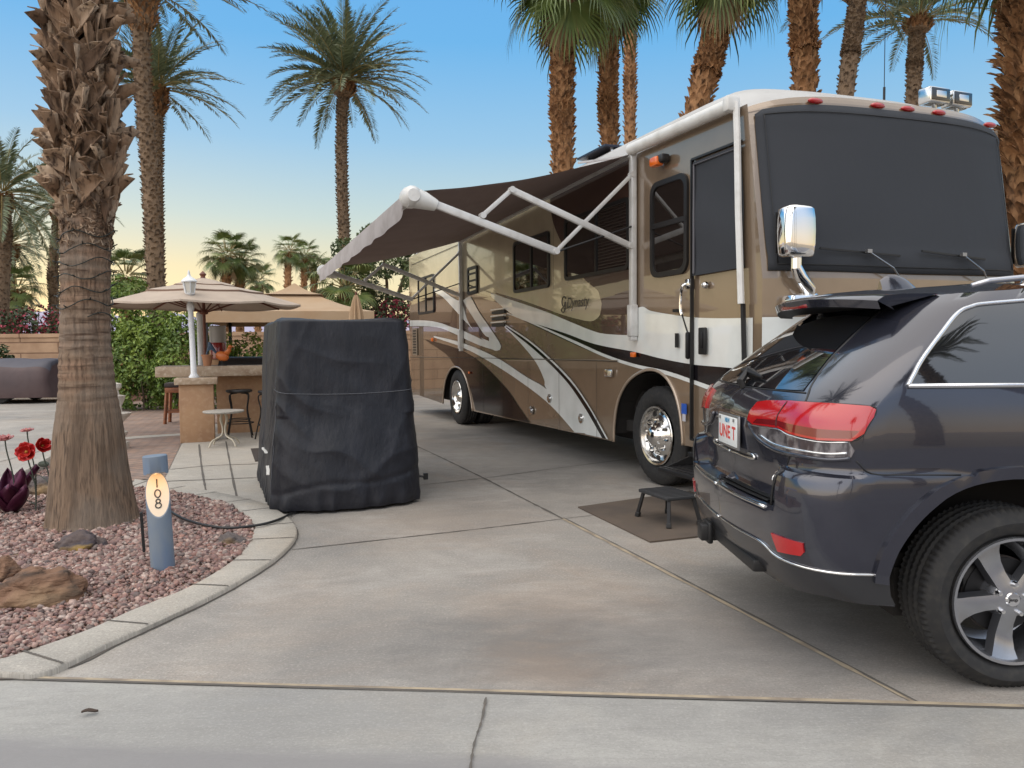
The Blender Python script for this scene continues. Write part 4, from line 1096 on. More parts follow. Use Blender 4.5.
lettering('plate_lettering', 'NEW', .034, M_('plate_blue', (.05, .25, .45), .5), pl, Mp2, 0, .0004, 'CENTER', .001)
a = MB()
pb = jsurf(.60, .855, .004)
el = [jsurf(.60+.05*math.cos(2*PI*k/28), .855+.026*math.sin(2*PI*k/28), .005) for k in range(29)]
a.tube(el, .004, 5)
for k in (-2, -1, 0, 1, 2): a.tube([jsurf(.60+.014*k, .845, .005), jsurf(.603+.014*k, .866, .005)], .0025, 4)
a.build('tailgate_badge', CHROME, suv, True)
# rear wiper
a = MB()
W = [jsurf(q, z, .03) for q, z in ((-.30, 1.285), (-.05, 1.275), (.14, 1.262))]
a.tube([jsurf(-.28, 1.30, .022), jsurf(-.05, 1.29, .03), jsurf(.16, 1.275, .022)], [.009, .020, .006], 6); a.tube([jsurf(-.02, 1.235, .0), jsurf(-.02, 1.238, .03), jsurf(-.10, 1.30, .036), jsurf(-.20, 1.30, .03)], [.022, .022, .014, .01], 8)
a.build('rear_wiper', BLACK, suv, 40)
# spoiler
a = MB(); rows = []
for k in range(25):
    s_ = -1+2*k/24; y = .60*s_; b_ = abs(s_)**2.5
    xt = .395+.15*b_; zt = 1.690-.03*b_
    rows.append([(.82, y*1.02, 1.730-.05*abs(s_)**3), (.66, y*1.01, 1.726-.045*b_), (.52+.06*b_, y, 1.713-.04*b_), (xt+.02, y, zt+.004), (xt, y, zt-.010), (xt+.014, y, zt-.048)])
a.grid(rows); 
lo = [[(xt, y, z) for (xt, y, z) in [r[5]]][0] for r in rows]
und = [[r[5], (r[5][0]+.07, r[5][1]*.985, r[5][2]-.004), (.62, r[5][1]*.95, 1.625)] for r in rows]
a.grid(und, 1)
for r, u_ in ((rows[0], und[0]), (rows[-1], und[-1])): a.face([a.pt(p) for p in r[:5]+[u_[1], u_[2]]], 0)
sp_ = a.build('spoiler', [GREY, BLACK], suv, 50)
a = MB(); a.box((.415, .02, 1.652), (.02, .34, .024), 0, None, .006); a.build('brake_light', M_('dim_red_lens', (.25, .01, .015), .2, 0, .5, 1), sp_, 40)
# roof fittings
RAILM = M_('rail_silver', (.55, .56, .60), .3, .9)
for y in (-.61, .61):
    a = MB(); a.tube([(.97, y, 1.715), (1.05, y, 1.735), (1.2, y, 1.748), (2.8, y, 1.757), (3.0, y, 1.72)], [.010, .014, .014, .014, .012], 8); a.build('roof_rail', RAILM, suv, True)
a = MB(); rows = []
for k in range(9):
    s_ = k/8; h = .085*math.sin(PI*min(1, .12+s_*.62))**.7*(1-.0*s_); wd = .03+.012*math.sin(PI*s_)
    x = .86+.20*s_
    h = .085*(1-((s_-.30)/.72)**2 if s_ > .3 else 1-((.30-s_)/.5)**2)
    rows.append([(x, wd*math.cos(t)*(1-.6*math.sin(t)), 1.735+max(.002, h)*math.sin(t)) for t in [PI*j/10 for j in range(11)]])
a.grid(rows); a.face([a.pt(p) for p in rows[0]]); a.face([a.pt(p) for p in rows[-1]]); a.build('roof_antenna', GREY, suv, 50)
# mirrors, handles, exhaust, hitch
for sg in (-1, 1):
    a = MB(); a.box((3.62, sg*1.07, 1.17), (.14, .24, .17), 0, None, .04); a.build('door_mirror', GREY, suv, 40)
    for x in (1.95, 3.0):
        a = MB(); a.tube([(x, sg*.955, 1.06), (x+.03, sg*.985, 1.06), (x+.2, sg*.985, 1.06), (x+.23, sg*.955, 1.06)], .014, 8); a.build('door_handle', GREY, suv, True)
    a = MB(); a.tube([(.13, sg*.52, .40), (.45, sg*.52, .42)], .048, 14); a.build('exhaust_pipe', DARKM, suv, 40)
a = MB(); a.box((.06, .25, .40), (.18, .09, .09), 0, None, .008); a.box((.10, .0, .40), (.12, .9, .06), 0, None, .01); a.box((.02, .25, .40), (.03, .12, .12), 0, None, .01)
for x in (.12, .42): a.box((.11, x, .44), (.03, .06, .16), 0)
a.build('tow_hitch', BLACK, suv, 40)
# wheels
ALLOY = M_('machined_alloy', (.46, .47, .50), .24, .9, nz=((5, 5, 5), (.36, .37, .40), .4, .7))
ALLOYD = M_('alloy_pocket', (.16, .165, .18), .35, .8)
def suv_wheel(x, y, flip=False, a0=118):
    ro = MB(); tyre_into(ro, .386, .265, .268, 0, (0, 0, 0), .010, 4, 168)
    a = MB()
    hub = MB(); hub.lathe([(.16, -.10), (.16, -.16), (.05, -.20)], 32, 0, Matrix.Rotation(PI/2, 3, 'X')); wh = hub.build('wheel', DARKM, suv)
    wh.location = (x, y, .378)
    if flip: wh.rotation_euler = (0, 0, PI)
    RX = Matrix.Rotation(PI/2, 3, 'X')
    a.lathe([(.272, -.006), (.268, .004), (.256, .002), (.250, -.02), (.243, -.06), (.235, -.20), (.20, -.22)], 64, 0, RX, cap=False)
    for k in range(5):
        an = rad(a0+72*k); ca, sa = math.cos(an), math.sin(an)
        def P_(r_, w_, y_): return (r_*ca - w_*sa, y_, r_*sa + w_*ca)
        st = [(.030, .032, .028), (.065, .032, .030), (.11, .032, .040), (.16, .037, .042), (.21, .045, .030), (.252, .058, .012)]
        rows = []
        for r_, h, y_ in st:
            rows.append([P_(r_, -h-.010, y_+.040), P_(r_, -h, y_+.002), P_(r_, -h*.55, y_), P_(r_, 0, y_-.001), P_(r_, h*.55, y_), P_(r_, h, y_+.002), P_(r_, h+.010, y_+.040)])
        n0 = len(a.f); a.grid(rows, 0)
        for fi in range(n0, len(a.f)):
            if (fi-n0) % 6 in (0, 5): a.m[fi] = 1
        # lug nut between spokes
        an2 = an+rad(36); a.lathe([(0, .022), (.009, .021), (.0115, .012), (.0125, -.02), (.02, -.022)], 10, 2, RX, (.066*math.cos(an2), .035, .066*math.sin(an2)), cap=False)
        # hub web
    a.lathe([(0, .002), (.058, .0), (.078, -.008), (.092, -.035), (.095, -.07)], 40, 0, RX, (0, .030, 0), cap=False)
    a.lathe([(0, .005), (.027, .005), (.031, -.001)], 28, 2, RX, (0, .026, 0), cap=False)
    ri = a.build('rim', [ALLOY, ALLOYD, CHROME], wh, 35)
    b = MB(); b.lathe([(.03, -.115), (.165, -.115), (.165, -.135)], 40, 0, RX, cap=False); b.box((-.12, .14, .05), (.09, .07, .16), 1, None, .02); b.build('brake_disc', [M_('brake_iron', (.10, .085, .08), .5, .7), BLACK], wh, 40)
    t = ro.build('tyre', RUBBER, wh, 40)
    lettering('cap_lettering', 'Jeep', .022, DARKM, wh, Matrix.Translation((0, .0195, 0)) @ rotx, 0, .0003)
    return wh
suv_wheel(.978, -.945); suv_wheel(3.915, -.945, False, 100); suv_wheel(1.0, .945, True); suv_wheel(3.915, .945, True)
# ------------------------------------------------------------------ covered cart
COVER = M_('black_cover_fabric', (.0095, .0105, .016), .50, spec=.4, nz=((5, 5, 5), (.017, .018, .025), .45, .7), bump=[((420, 420, 420), .15, .001), ((7, 7, 3), .45, .05), ((22, 22, 9), .25, .012)])
STITCH = M_('pale_stitching', (.11, .115, .13), .7)
STRAP = M_('white_strap', (.75, .74, .70), .6)
cart = thing('covered_cart', 'small cart hidden under a wrinkled black fabric cover on the driveway', 'covered cart', (-1.86, 7.90, 0), rad(21.5))
CW, CL, CH = 1.38, 2.1, 1.70
def cart_surf(s, z, off=0.0):
    """s: fraction round the outline (0 = middle of the near face, counter-clockwise from above); z height"""
    f_ = z/CH
    hw = CW/2*(1.0 - .155*f_**1.2) ; hl = CL/2*(1-.10*f_**2)
    if z < .10: hw *= 1-.025*(1-z/.10)**2; hl *= 1-.02*(1-z/.10)**2
    n_ = 7.0
    t = 2*PI*s - PI/2
    c_, s_ = math.cos(t), math.sin(t)
    # parametrise the rounded rectangle by perimeter-ish angle
    per = 2*(hw*2+hl*2); d = (s % 1)*per
    if d < hw: p = (d, -hl)
    elif d < hw+2*hl: p = (hw, -hl+(d-hw))
    elif d < 3*hw+2*hl: p = (hw-(d-hw-2*hl), hl)
    elif d < 3*hw+4*hl: p = (-hw, hl-(d-3*hw-2*hl))
    else: p = (-hw+(d-3*hw-4*hl), -hl)
    x, y = p
    r_ = .12 if f_ > .5 else .16
    # round the corners
    for sx in (-1, 1):
        for sy in (-1, 1):
            cx, cy = sx*(hw-r_), sy*(hl-r_)
            if (x-cx)*sx > 0 and (y-cy)*sy > 0:
                v = Vector((x-cx, y-cy)); v.normalize(); x, y = cx+v.x*r_, cy+v.y*r_
    nx, ny = (x/hw)**5, (y/hl)**5; l_ = math.hypot(nx, ny) or 1; nx, ny = nx/l_, ny/l_
    front = max(0, -ny)
    bul = front*(.17*math.exp(-(max(0, z-.16)/.62)**2)*(1-(x/hw)**2) - .015*math.exp(-((z-.95)/.28)**2) + .0)
    lft = max(0, -nx)*( -.02*math.exp(-((z-.95)/.4)**2))
    # folds: swags that fan down from the upper corners, gathers at the hem
    u_ = x if front > .5 else y
    fold = .0; FA = .46
    for (ux, uz, sl, fr_, am, w1, w2) in ((-.60, .95, -.75, 26, .026, .32, .60), (-.20, .55, -.42, 22, .024, .32, .55), (.45, .75, .9, 20, .018, .24, .5), (-.1, 1.35, -.25, 15, .012, .3, .5), (.55, 1.35, 2.4, 22, .014, .10, .5), (.25, .40, .35, 17, .018, .22, .5), (-.45, 1.5, 2.2, 24, .012, .12, .4)):
        # diagonal drag folds
        al = math.atan(sl); ca_, sa_ = math.cos(al), math.sin(al); dx, dz = u_-ux, z-uz
        cx_ = dx*ca_+dz*sa_; cy_ = -dx*sa_+dz*ca_
        fold += FA*am*(1-2*abs(math.sin(.5*(cy_*fr_+4.5*noise.noise(Vector((cx_*1.5, cy_*2.2, uz*3))))))**.7)*math.exp(-(cx_/w2)**2-(cy_/w1)**2)
    fold += .009*noise.noise(Vector((x*2.4, y*2.4, z*1.1)))+.006*noise.noise(Vector((x*7, y*7, z*3)))
    fold += .018*math.sin(s*2*PI*34+3*noise.noise(Vector((s*30, 0, 1))))*math.exp(-((z-.03)/.13)**2)
    fold += .012*math.exp(-((z-1.06-.02*x)/.02)**2)*0
    fold += -.010*math.exp(-((z-.24-.07*(x+.2)+.09*noise.noise(Vector((x*2.4, 3, 0))))/.03)**2)*front
    fold += .010*math.sin(u_*7+z*5)*math.exp(-((u_+.58)/.12)**2)*(1-front*.4)
    k_ = bul+lft+fold+off
    fl = min(1, z/.05)
    return Vector((x+nx*k_, y+ny*k_, z))
a = MB(); rows = []
NZ, NS = 120, 300
for i in range(NZ+1):
    z = .03 + (CH-.03)*i/NZ
    rows.append([cart_surf(k/NS, z) for k in range(NS)])
# top: shrink inwards
top = rows[-1]; c0 = Vector((0, 0, CH))
for f_, h in ((.97, .018), (.90, .032), (.7, .038), (.45, .045), (.2, .05)):
    rows.append([Vector((p.x*f_, p.y*f_, CH+h+.015*noise.noise(Vector((p.x*f_*3, p.y*f_*3, 5)))-.02*math.exp(-((p.x*f_)/.3)**2))) for p in top])
a.grid(rows, 0, True); a.face([a.pt(p) for p in rows[-1]])
cvr = a.build('fabric_cover', COVER, cart, True)
a = MB()
a.tube([cart_surf(s_, 1.09-.05*(1-(s_*7.2)**2), .004) for s_ in [-.135+.275*k/40 for k in range(41)]], .0028, 4)
a.tube([cart_surf(-.118+.004*math.sin(z*3), z, .004) for z in [.06+1.6*k/50 for k in range(51)]], .0028, 4)
a.tube([cart_surf(-.30, z, .004) for z in [.1+1.55*k/40 for k in range(41)]], .004, 4)
a.build('stitching', STITCH, cart)
for s0, s1, z0, z1 in ((-.150, -.172, .30, .36), (-.205, -.27, .45, .45)):
    a = MB(); P = [cart_surf(s0+(s1-s0)*k/8, z0+(z1-z0)*k/8, .012) for k in range(9)]
    for p, q in zip(P, P[1:]): a.bar(p, q, .03, .006)
    a.build('strap', STRAP, cart)
a = MB(); p = cart_surf(.146, .20, 0); a.tube([p, p+Vector((.09, -.02, -.01))], .012, 6); a.box(p+Vector((.11, -.02, -.01)), (.04, .03, .06)); a.build('buckle', BLACK, cart)
# cable lying over the kerb
pts = [gp(160, 503, .10), gp(178, 516, .07), gp(200, 524, .065), gp(228, 528, .06), (gp(252, 526, .055)), gp(268, 523, .055), gp(280, 519, .05), gp(291, 514, .02), gp(302, 510, .015), gp(316, 504, .015)]
a = MB(); a.tube(cr(pts, 8), .011, 7); tag(a.build('power_cable', BLACK, None, True), 'black cable trailing from the numbered post across the kerb to the covered cart', 'cable')
a = MB()
a.box((0, 0, .006), (.9, 1.3, .012), 0, None, .004); mt = a.build('floor_mat', M_('mat_fibre', (.045, .035, .03), .95, bump=((200, 200, 200), .5, .004))); p = gp(262, 457); mt.location = (p.x+.25, p.y+.3, .008); mt.rotation_euler = (0, 0, rad(21))
tag(mt, 'dark mat lying on the walkway behind the covered cart', 'mat')

# ------------------------------------------------------------------ mat and step stool by the motorhome door
MATM = M_('doormat_fibre', (.115, .088, .068), .95, nz=((2.5, 2.5, 2.5), (.085, .068, .056), .4, .65), bump=((260, 260, 260), .6, .004))
mm = [gp(578, 508), gp(650, 543), gp(760, 531), gp(690, 492)]
c0 = sum(mm, Vector())/4
a = MB(); a.prism([(p.x-c0.x, p.y-c0.y) for p in mm][::1], .002, .013); o = a.build('floor_mat', MATM); o.location = (c0.x, c0.y, 0)
tag(o, 'brown mat on the driveway under the black step stool', 'mat')
st = gp(668, 492.6, .245); stool = thing('step_stool', 'small black folding step standing on the brown mat', 'step stool', (st.x, st.y, .013), rad(-68.5))
a = MB(); a.box((0, 0, .225), (.44, .30, .028), 0, None, .008)
for k in range(9): a.box((-.19+k*.0475, 0, .241), (.012, .28, .004), 0)
a.build('tread', M_('grey_black_plastic', (.030, .031, .034), .6), stool, 40)
for sx in (-1, 1):
    for sy in (-1, 1):
        a = MB(); a.bar((sx*.19, sy*.115, .215), (sx*.235, sy*.145, 0.03), .030, .026, 0, (0, 0, 1), .004); l_ = a.build('leg', DARKM, stool)
        a = MB(); a.bar((sx*.230, sy*.142, .04), (sx*.238, sy*.147, 0.0), .042, .038, 0, (0, 0, 1), .006); a.build('rubber_foot', BLACK, l_)

# ------------------------------------------------------------------ numbered bollard light
bp_ = gp(163.5, 573); bl = thing('bollard_light', 'blue-grey post with a lit oval panel numbered 108 standing in the gravel', 'bollard light', (bp_.x, bp_.y, 0.0))
bl.rotation_euler = (rad(-1), rad(-2.2), math.atan2(bp_.x, -bp_.y)*0 + math.atan2(-bp_.y, -bp_.x) + PI/2)
BLUE = M_('blue_grey_paint', (.19, .232, .28), .55, nz=((9, 9, 3), (.13, .19, .29), .4, .7), bump=((40, 40, 40), .1, .003))
R_ = .073
def cutz(y): return .375 + (y+R_)/(2*R_)*.285     # slanted face: low in front (-y), high behind
a = MB(); n = 48; ring0 = []; ring1 = []
for k in range(n):
    t = 2*PI*k/n; x, y = R_*math.cos(t), R_*math.sin(t)
    ring0.append((x, y, -.05)); ring1.append((x, y, cutz(y)))
a.grid([ring0, ring1], 0, True)
a.grid([[(R_*s_*math.cos(2*PI*k/n), R_*s_*math.sin(2*PI*k/n), cutz(R_*s_*math.sin(2*PI*k/n))) for k in range(n)] for s_ in (1, .94)], 0, True)
post = a.build('post', BLUE, bl, 40)
a = MB(); a.face([a.pt((R_*.94*math.cos(2*PI*k/n), R_*.94*math.sin(2*PI*k/n), cutz(R_*.94*math.sin(2*PI*k/n)))) for k in range(n)])
pan = a.build('number_panel', M_('panel_warm_glow', (.72, .62, .48), .6, emit=((1, .55, .22), .05)), bl)  # faint warm glow put into the panel, backing up the bulb
ZC = .655
a = MB(); rows = []
for rr2, zf in ((R_+.001, .770), (R_+.001, None)):
    rows.append([((rr2)*math.cos(2*PI*k/n), (rr2)*math.sin(2*PI*k/n), zf if zf else ZC+.016*max(0, -math.sin(2*PI*k/n))**2*(abs(math.cos(2*PI*k/n)) < .75)) for k in range(n)])
rows.insert(0, [((R_-.004)*math.cos(2*PI*k/n), (R_-.004)*math.sin(2*PI*k/n), .774) for k in range(n)])
rows.append([((R_-.006)*math.cos(2*PI*k/n), (R_-.006)*math.sin(2*PI*k/n), .66) for k in range(n)])
rows.append([((R_-.006)*math.cos(2*PI*k/n), (R_-.006)*math.sin(2*PI*k/n), .75) for k in range(n)])
a.grid(rows, 0, True); a.face([a.pt(p) for p in rows[0]])
a.face([a.pt((p[0], p[1], .752)) for p in rows[-1]]); a.build('cap', BLUE, bl, 40)
a = MB(); a.ico((0, -.045, .672), (.016, .016, .014), None, 2); a.build('lamp_bulb', M_('warm_bulb', (1, .8, .5), .4, emit=((1, .72, .36), 12)), bl)
pl_ = bpy.data.lights.new('bollard_lamp', 'POINT'); po = bpy.data.objects.new('bollard_lamp', pl_); COL.objects.link(po); po.parent = bl; po.location = (0, -.062, .652)
pl_.energy = .42; pl_.color = (1, .45, .12); pl_.shadow_soft_size = .012
# numerals on the slanted face, top to bottom 1 0 8
sl_ = math.hypot(.285, 2*R_); ux = Vector((1, 0, 0)); uz = Vector((0, 2*R_, .285)).normalized(); un = ux.cross(uz).normalized()
org = Vector((0, 0, cutz(0))) + un*.002
def onp(x, z): return org + ux*x + uz*z
a = MB()
a.tube([onp(0, .105), onp(0, .048)], .0042, 5)
a.tube([onp(.017*math.cos(2*PI*k/24), .006+.026*math.sin(2*PI*k/24)) for k in range(25)], .0042, 5)
a.tube([onp(.0125*math.cos(2*PI*k/20), -.045+.0135*math.sin(2*PI*k/20)) for k in range(21)], .0042, 5)
a.tube([onp(.017*math.cos(2*PI*k/20), -.075+.017*math.sin(2*PI*k/20)) for k in range(21)], .0042, 5)
a.build('numerals', BLACK, pan)
q = gp(149, 520, .3); a = MB(); q0 = gp(148, 530)
a.box((0, 0, .20), (.018, .03, .26), 0, None, .004); o = a.build('cable_box', BLACK, bl); o.location = (-.105, .03, .08)

# ------------------------------------------------------------------ rocks
ROCK = M_('brown_rock', (.195, .110, .068), .9, nz=[((4, 5, 16), (.06, .04, .03), .50, .62, 7), ((2.5, 2.5, 2.5), (.33, .22, .13), .5, .7)], bump=[((5, 6, 20), 1.0, .06), ((40, 40, 40), .5, .012)])
ROCKD = M_('grey_rock', (.12, .10, .095), .9, nz=[((7, 7, 7), (.06, .055, .06), .45, .65, 7), ((2.5, 2.5, 2.5), (.26, .17, .08), .52, .68)], bump=[((10, 10, 10), .9, .05), ((45, 45, 45), .4, .01)])
ROCKY = M_('ochre_streaked_rock', (.10, .075, .07), .85, nz=[((5, 5, 9), (.055, .05, .065), .45, .6, 6), ((2.2, 2.2, 5), (.36, .23, .055), .52, .64)], bump=[((10, 10, 10), .9, .05)])
def rock(loc, d, rz, mat, label, seed, tilt=0):
    bm = bmesh.new(); bmesh.ops.create_icosphere(bm, subdivisions=5, radius=1)
    for v in bm.verts:
        p = v.co.copy(); k = 1+.30*noise.noise(p*1.1+Vector((seed, 0, 0)))+.16*noise.noise(p*2.6+Vector((0, seed, 0)))+.05*noise.noise(p*7)
        # split faces of a broken stone
        cel = noise.voronoi(p*1.3+Vector((seed, seed, 0)))[0]; k += .12*min(.5, cel[1]-cel[0]) - .05
        v.co = Vector((p.x*d[0]*k, p.y*d[1]*k, max(-.45, p.z)*d[2]*k))
    me = bpy.data.meshes.new('rock'); bm.to_mesh(me); bm.free()
    o = link_mesh('rock', me, mat, None, 35); o.location = (loc.x, loc.y, d[2]*.33); o.rotation_euler = (0, tilt, rz)
    return tag(o, label, 'rock', 'rocks in the gravel bed')
rock(gp(38, 606), (.235, .145, .165), rad(14), ROCK, 'large brown split rock nearest the kerb at the left of the gravel', 1.3)
rock(gp(3, 584), (.10, .10, .13), rad(-30), ROCK, 'brown upright rock behind the large split rock', 4.1)
rock(gp(32, 583), (.10, .07, .075), rad(0), ROCK, 'low reddish brown rock just behind the large split rock', 8.2)
rock(gp(80, 552), (.175, .11, .105), rad(12), ROCKY, 'dark rock with an ochre streak in front of the big palm trunk', 5.5)
rock(gp(230, 546), (.12, .08, .075), rad(-10), ROCKD, 'small grey brown rock near the tip of the gravel bed', 2.2)
rock(gp(40, 497), (.28, .17, .15), rad(20), ROCKD, 'grey brown rock beside the far kerb, left of the big palm trunk', 7.7)

# ------------------------------------------------------------------ metal flowers and purple agave
POPPY = M_('red_enamel', (.42, .012, .014), .35, .3, nz=((14, 14, 14), (.60, .05, .02), .5, .7))
PINKE = M_('pink_enamel', (.42, .16, .16), .5, .2)
STEM = M_('grey_green_wire', (.10, .12, .10), .5, .6)
def flower(px, py, Y, size, mat, label, face, opened=1.0, stem_to=None, loops=False):
    c = dp(px, py, Y); base = stem_to or (c.x+.02, c.y+.05)
    t = thing('metal_flower', label, 'garden ornament', (base[0], base[1], 0), 0, 'metal flowers in the bed')
    o = Vector((c.x-base[0], c.y-base[1], c.z)); nf = Vector(face).normalized(); ux = nf.cross(Vector((0, 0, 1)));
    ux = ux.normalized() if ux.length > .1 else Vector((1, 0, 0)); uy = ux.cross(nf)
    a = MB()
    for layer, (np_, sc) in enumerate(((5, 1.0), (4, .62))):
        for k in range(np_):
            an = 2*PI*k/np_+layer*.5; rows = []
            for i in range(6):
                f_ = i/5; r_ = size*sc*(.12+.88*f_); wd = size*sc*.60*math.sin(PI*min(.97, .12+.80*f_))**.8
                lift = size*(.55*f_**1.7*opened*(1 if layer == 0 else 1.5)+.10*layer)
                rows.append([o + (ux*math.cos(an)+uy*math.sin(an))*r_ + (uy*math.cos(an)-ux*math.sin(an))*wd*s_ + nf*(lift+size*.14*abs(s_)**2) for s_ in (-1, -.5, 0, .5, 1)])
            a.grid(rows)
    fo_ = a.build('petals', mat, t, 40); sd = fo_.modifiers.new('t', 'SOLIDIFY'); sd.thickness = .003
    a = MB(); a.ico(o+nf*size*.15, (size*.17,)*3, None, 2); a.build('flower_centre', M_('ochre_enamel', (.45, .22, .04), .4, .3), t)
    a = MB(); a.tube(cr([(0, 0, -.05), (o.x*.1+.015, o.y*.1, o.z*.45), (o.x*.8, o.y*.8, o.z*.85), o], 8), .006, 6)
    if loops:
        for s_ in (-1, 1):
            a.tube(cr([(0, 0, .10), (.10*s_, 0, .16), (.13*s_, 0, .28), (.04*s_, 0, .36), (-.0, 0, .30)], 6), .004, 5)
        a.ico((.09, 0, o.z*.80), (.05, .012, .028), None, 2)
    a.build('stem', STEM, t)
flower(27, 452, 6.7, .085, POPPY, 'fully open red metal poppy facing the street, beside the palm trunk', (.15, -1, .25), .6, None, True)
flower(42, 446, 6.72, .065, POPPY, 'smaller red metal poppy turned sideways, right of the open poppy', (.75, -.6, .3), 1.2)
flower(27, 431, 6.9, .055, PINKE, 'pink flat metal flower facing the sky, above the red poppies', (0, -.15, 1), .25)
flower(5, 440, 6.75, .070, PINKE, 'pale pink metal flower cup on a grey stem, at the left of the bed', (0, -.2, 1), .5)
agp = gp(8, 517); t = thing('metal_agave', 'dark purple metal agave with broad pointed leaves in the gravel', 'garden ornament', (agp.x, agp.y+.05, 0))
PURP = M_('purple_enamel', (.060, .008, .030), .35, .5, nz=((7, 7, 7), (.11, .015, .055), .5, .7))
for k, (an, le, el) in enumerate(((20, .44, 70), (-15, .40, 52), (80, .36, 78), (130, .38, 50), (180, .40, 62), (230, .34, 40), (300, .32, 60), (340, .30, 34))):
    a = MB(); rows = []; d = Vector((math.cos(rad(an)), math.sin(rad(an)), 0)); s_ = Vector((-d.y, d.x, 0))
    for i in range(9):
        f_ = i/8; e_ = rad(el+18*f_*(1 if k % 2 else -.4)); c = d*(.03+le*f_*math.cos(e_)) + Vector((0, 0, .02+le*f_*math.sin(e_)))
        wd = .085*(math.sin(PI*(.18+.82*f_)))**.8+.002
        rows.append([c + s_*wd*q + d*(-.03*abs(q)**2) + Vector((0, 0, .04*abs(q)**2)) for q in (-1, -.5, 0, .5, 1)])
    a.grid(rows); o = a.build('leaf', PURP, t, True); sd = o.modifiers.new('t', 'SOLIDIFY'); sd.thickness = .006

# ------------------------------------------------------------------ bar, pillar, lamps, furniture on the patio
STUCCO = M_('tan_stucco', (.44, .27, .155), .9, nz=[((3, 3, 3), (.36, .21, .125), .4, .68), ((14, 14, 14), (.48, .32, .20), .5, .75)], bump=[((45, 45, 45), .35, .01)])
STONE = M_('travertine_slab', (.42, .32, .225), .6, nz=[((4, 4, 8), (.30, .21, .14), .45, .65), ((18, 18, 18), (.52, .43, .33), .5, .72)], bump=((30, 30, 30), .2, .008))
def at(px, Y, z=0): p = dp(px, 350, Y); return (p.x, Y, z)
br_z = math.atan2(.10, 1)
bx = at(157, 12.9); counter = thing('bar_counter', 'tan stucco outdoor bar with a thick stone top', 'bar counter', (at(155, 12.5)[0], 12.5, 0), rad(19))
a = MB(); a.box((2.35, .66, .50), (2.9, .62, 1.0)); a.build('base', STUCCO, counter)
a = MB(); a.box((1.85, .46, 1.085), (3.7, 1.12, .17), 0, None, .012); a.build('counter_top', STONE, counter, 40)
p = at(192.5, 12.0); pil = thing('stucco_pillar', 'short tan stucco pillar with a stone cap carrying the white lamp post', 'pillar', (p[0], 12.12, 0), rad(20))
a = MB(); a.box((0, 0, .46), (.50, .42, .92), 0, None, .015); a.build('shaft', STUCCO, pil, 40)
a = MB(); a.box((0, 0, .955), (.62, .54, .10), 0, None, .012); a.build('cap', STONE, pil, 40)
LWHITE = M_('white_enamel', (.74, .76, .78), .4, nz=((9, 9, 3), (.60, .62, .64), .5, .75))
def lamp_post(loc, h, label, lean):
    t = thing('lamp_post', label, 'lamp post', loc, 0, 'white lamp posts at the bar'); t.rotation_euler = (0, lean, 0)
    a = MB(); a.lathe([(.075, 0), (.075, .02), (.055, .05), (.045, .07), (.040, h-.16), (.055, h-.13), (.057, h-.06), (.04, h-.02), (.03, h+.02), (.026, h+.07), (.06, h+.09)], 20); a.build('post', LWHITE, t, 40)
    l_ = MB(); z = h+.09
    l_.lathe([(.05, z), (.075, z+.02), (.078, z+.035), (.03, z+.036)], 8, 0, None); 
    for k in range(6):
        an = 2*PI*k/6; l_.bar((.07*math.cos(an), .07*math.sin(an), z+.03), (.105*math.cos(an), .105*math.sin(an), z+.21), .012, .012)
    l_.lathe([(.118, z+.205), (.120, z+.22), (.085, z+.26), (.045, z+.285), (.03, z+.30), (.022, z+.325), (.018, z+.335), (.02, z+.35), (.006, z+.39), (0, z+.40)], 12, 0)
    ln = l_.build('lantern', LWHITE, t, 40)
    g_ = MB(); g_.lathe([(.064, z+.036), (.098, z+.205)], 6, cap=False); g_.build('lantern_glass', M_('frosted_glass', (.62, .60, .54), .25, 0, .5, .3), ln)
lamp_post((p[0]-.03, 12.10, 1.005), 1.20, 'white lamp post with a lantern standing on the stucco pillar', rad(-1.2))
# plain white post behind
p2 = at(200.5, 14.1); a = MB(); a.lathe([(.05, 0), (.05, 2.0), (.06, 2.02), (.06, 2.10), (.02, 2.14)], 16); o = a.build('white_post', LWHITE, None, 40); o.location = (p2[0], 14.1, 0)
tag(o, 'plain white round post behind the bar and the umbrella pole', 'post')

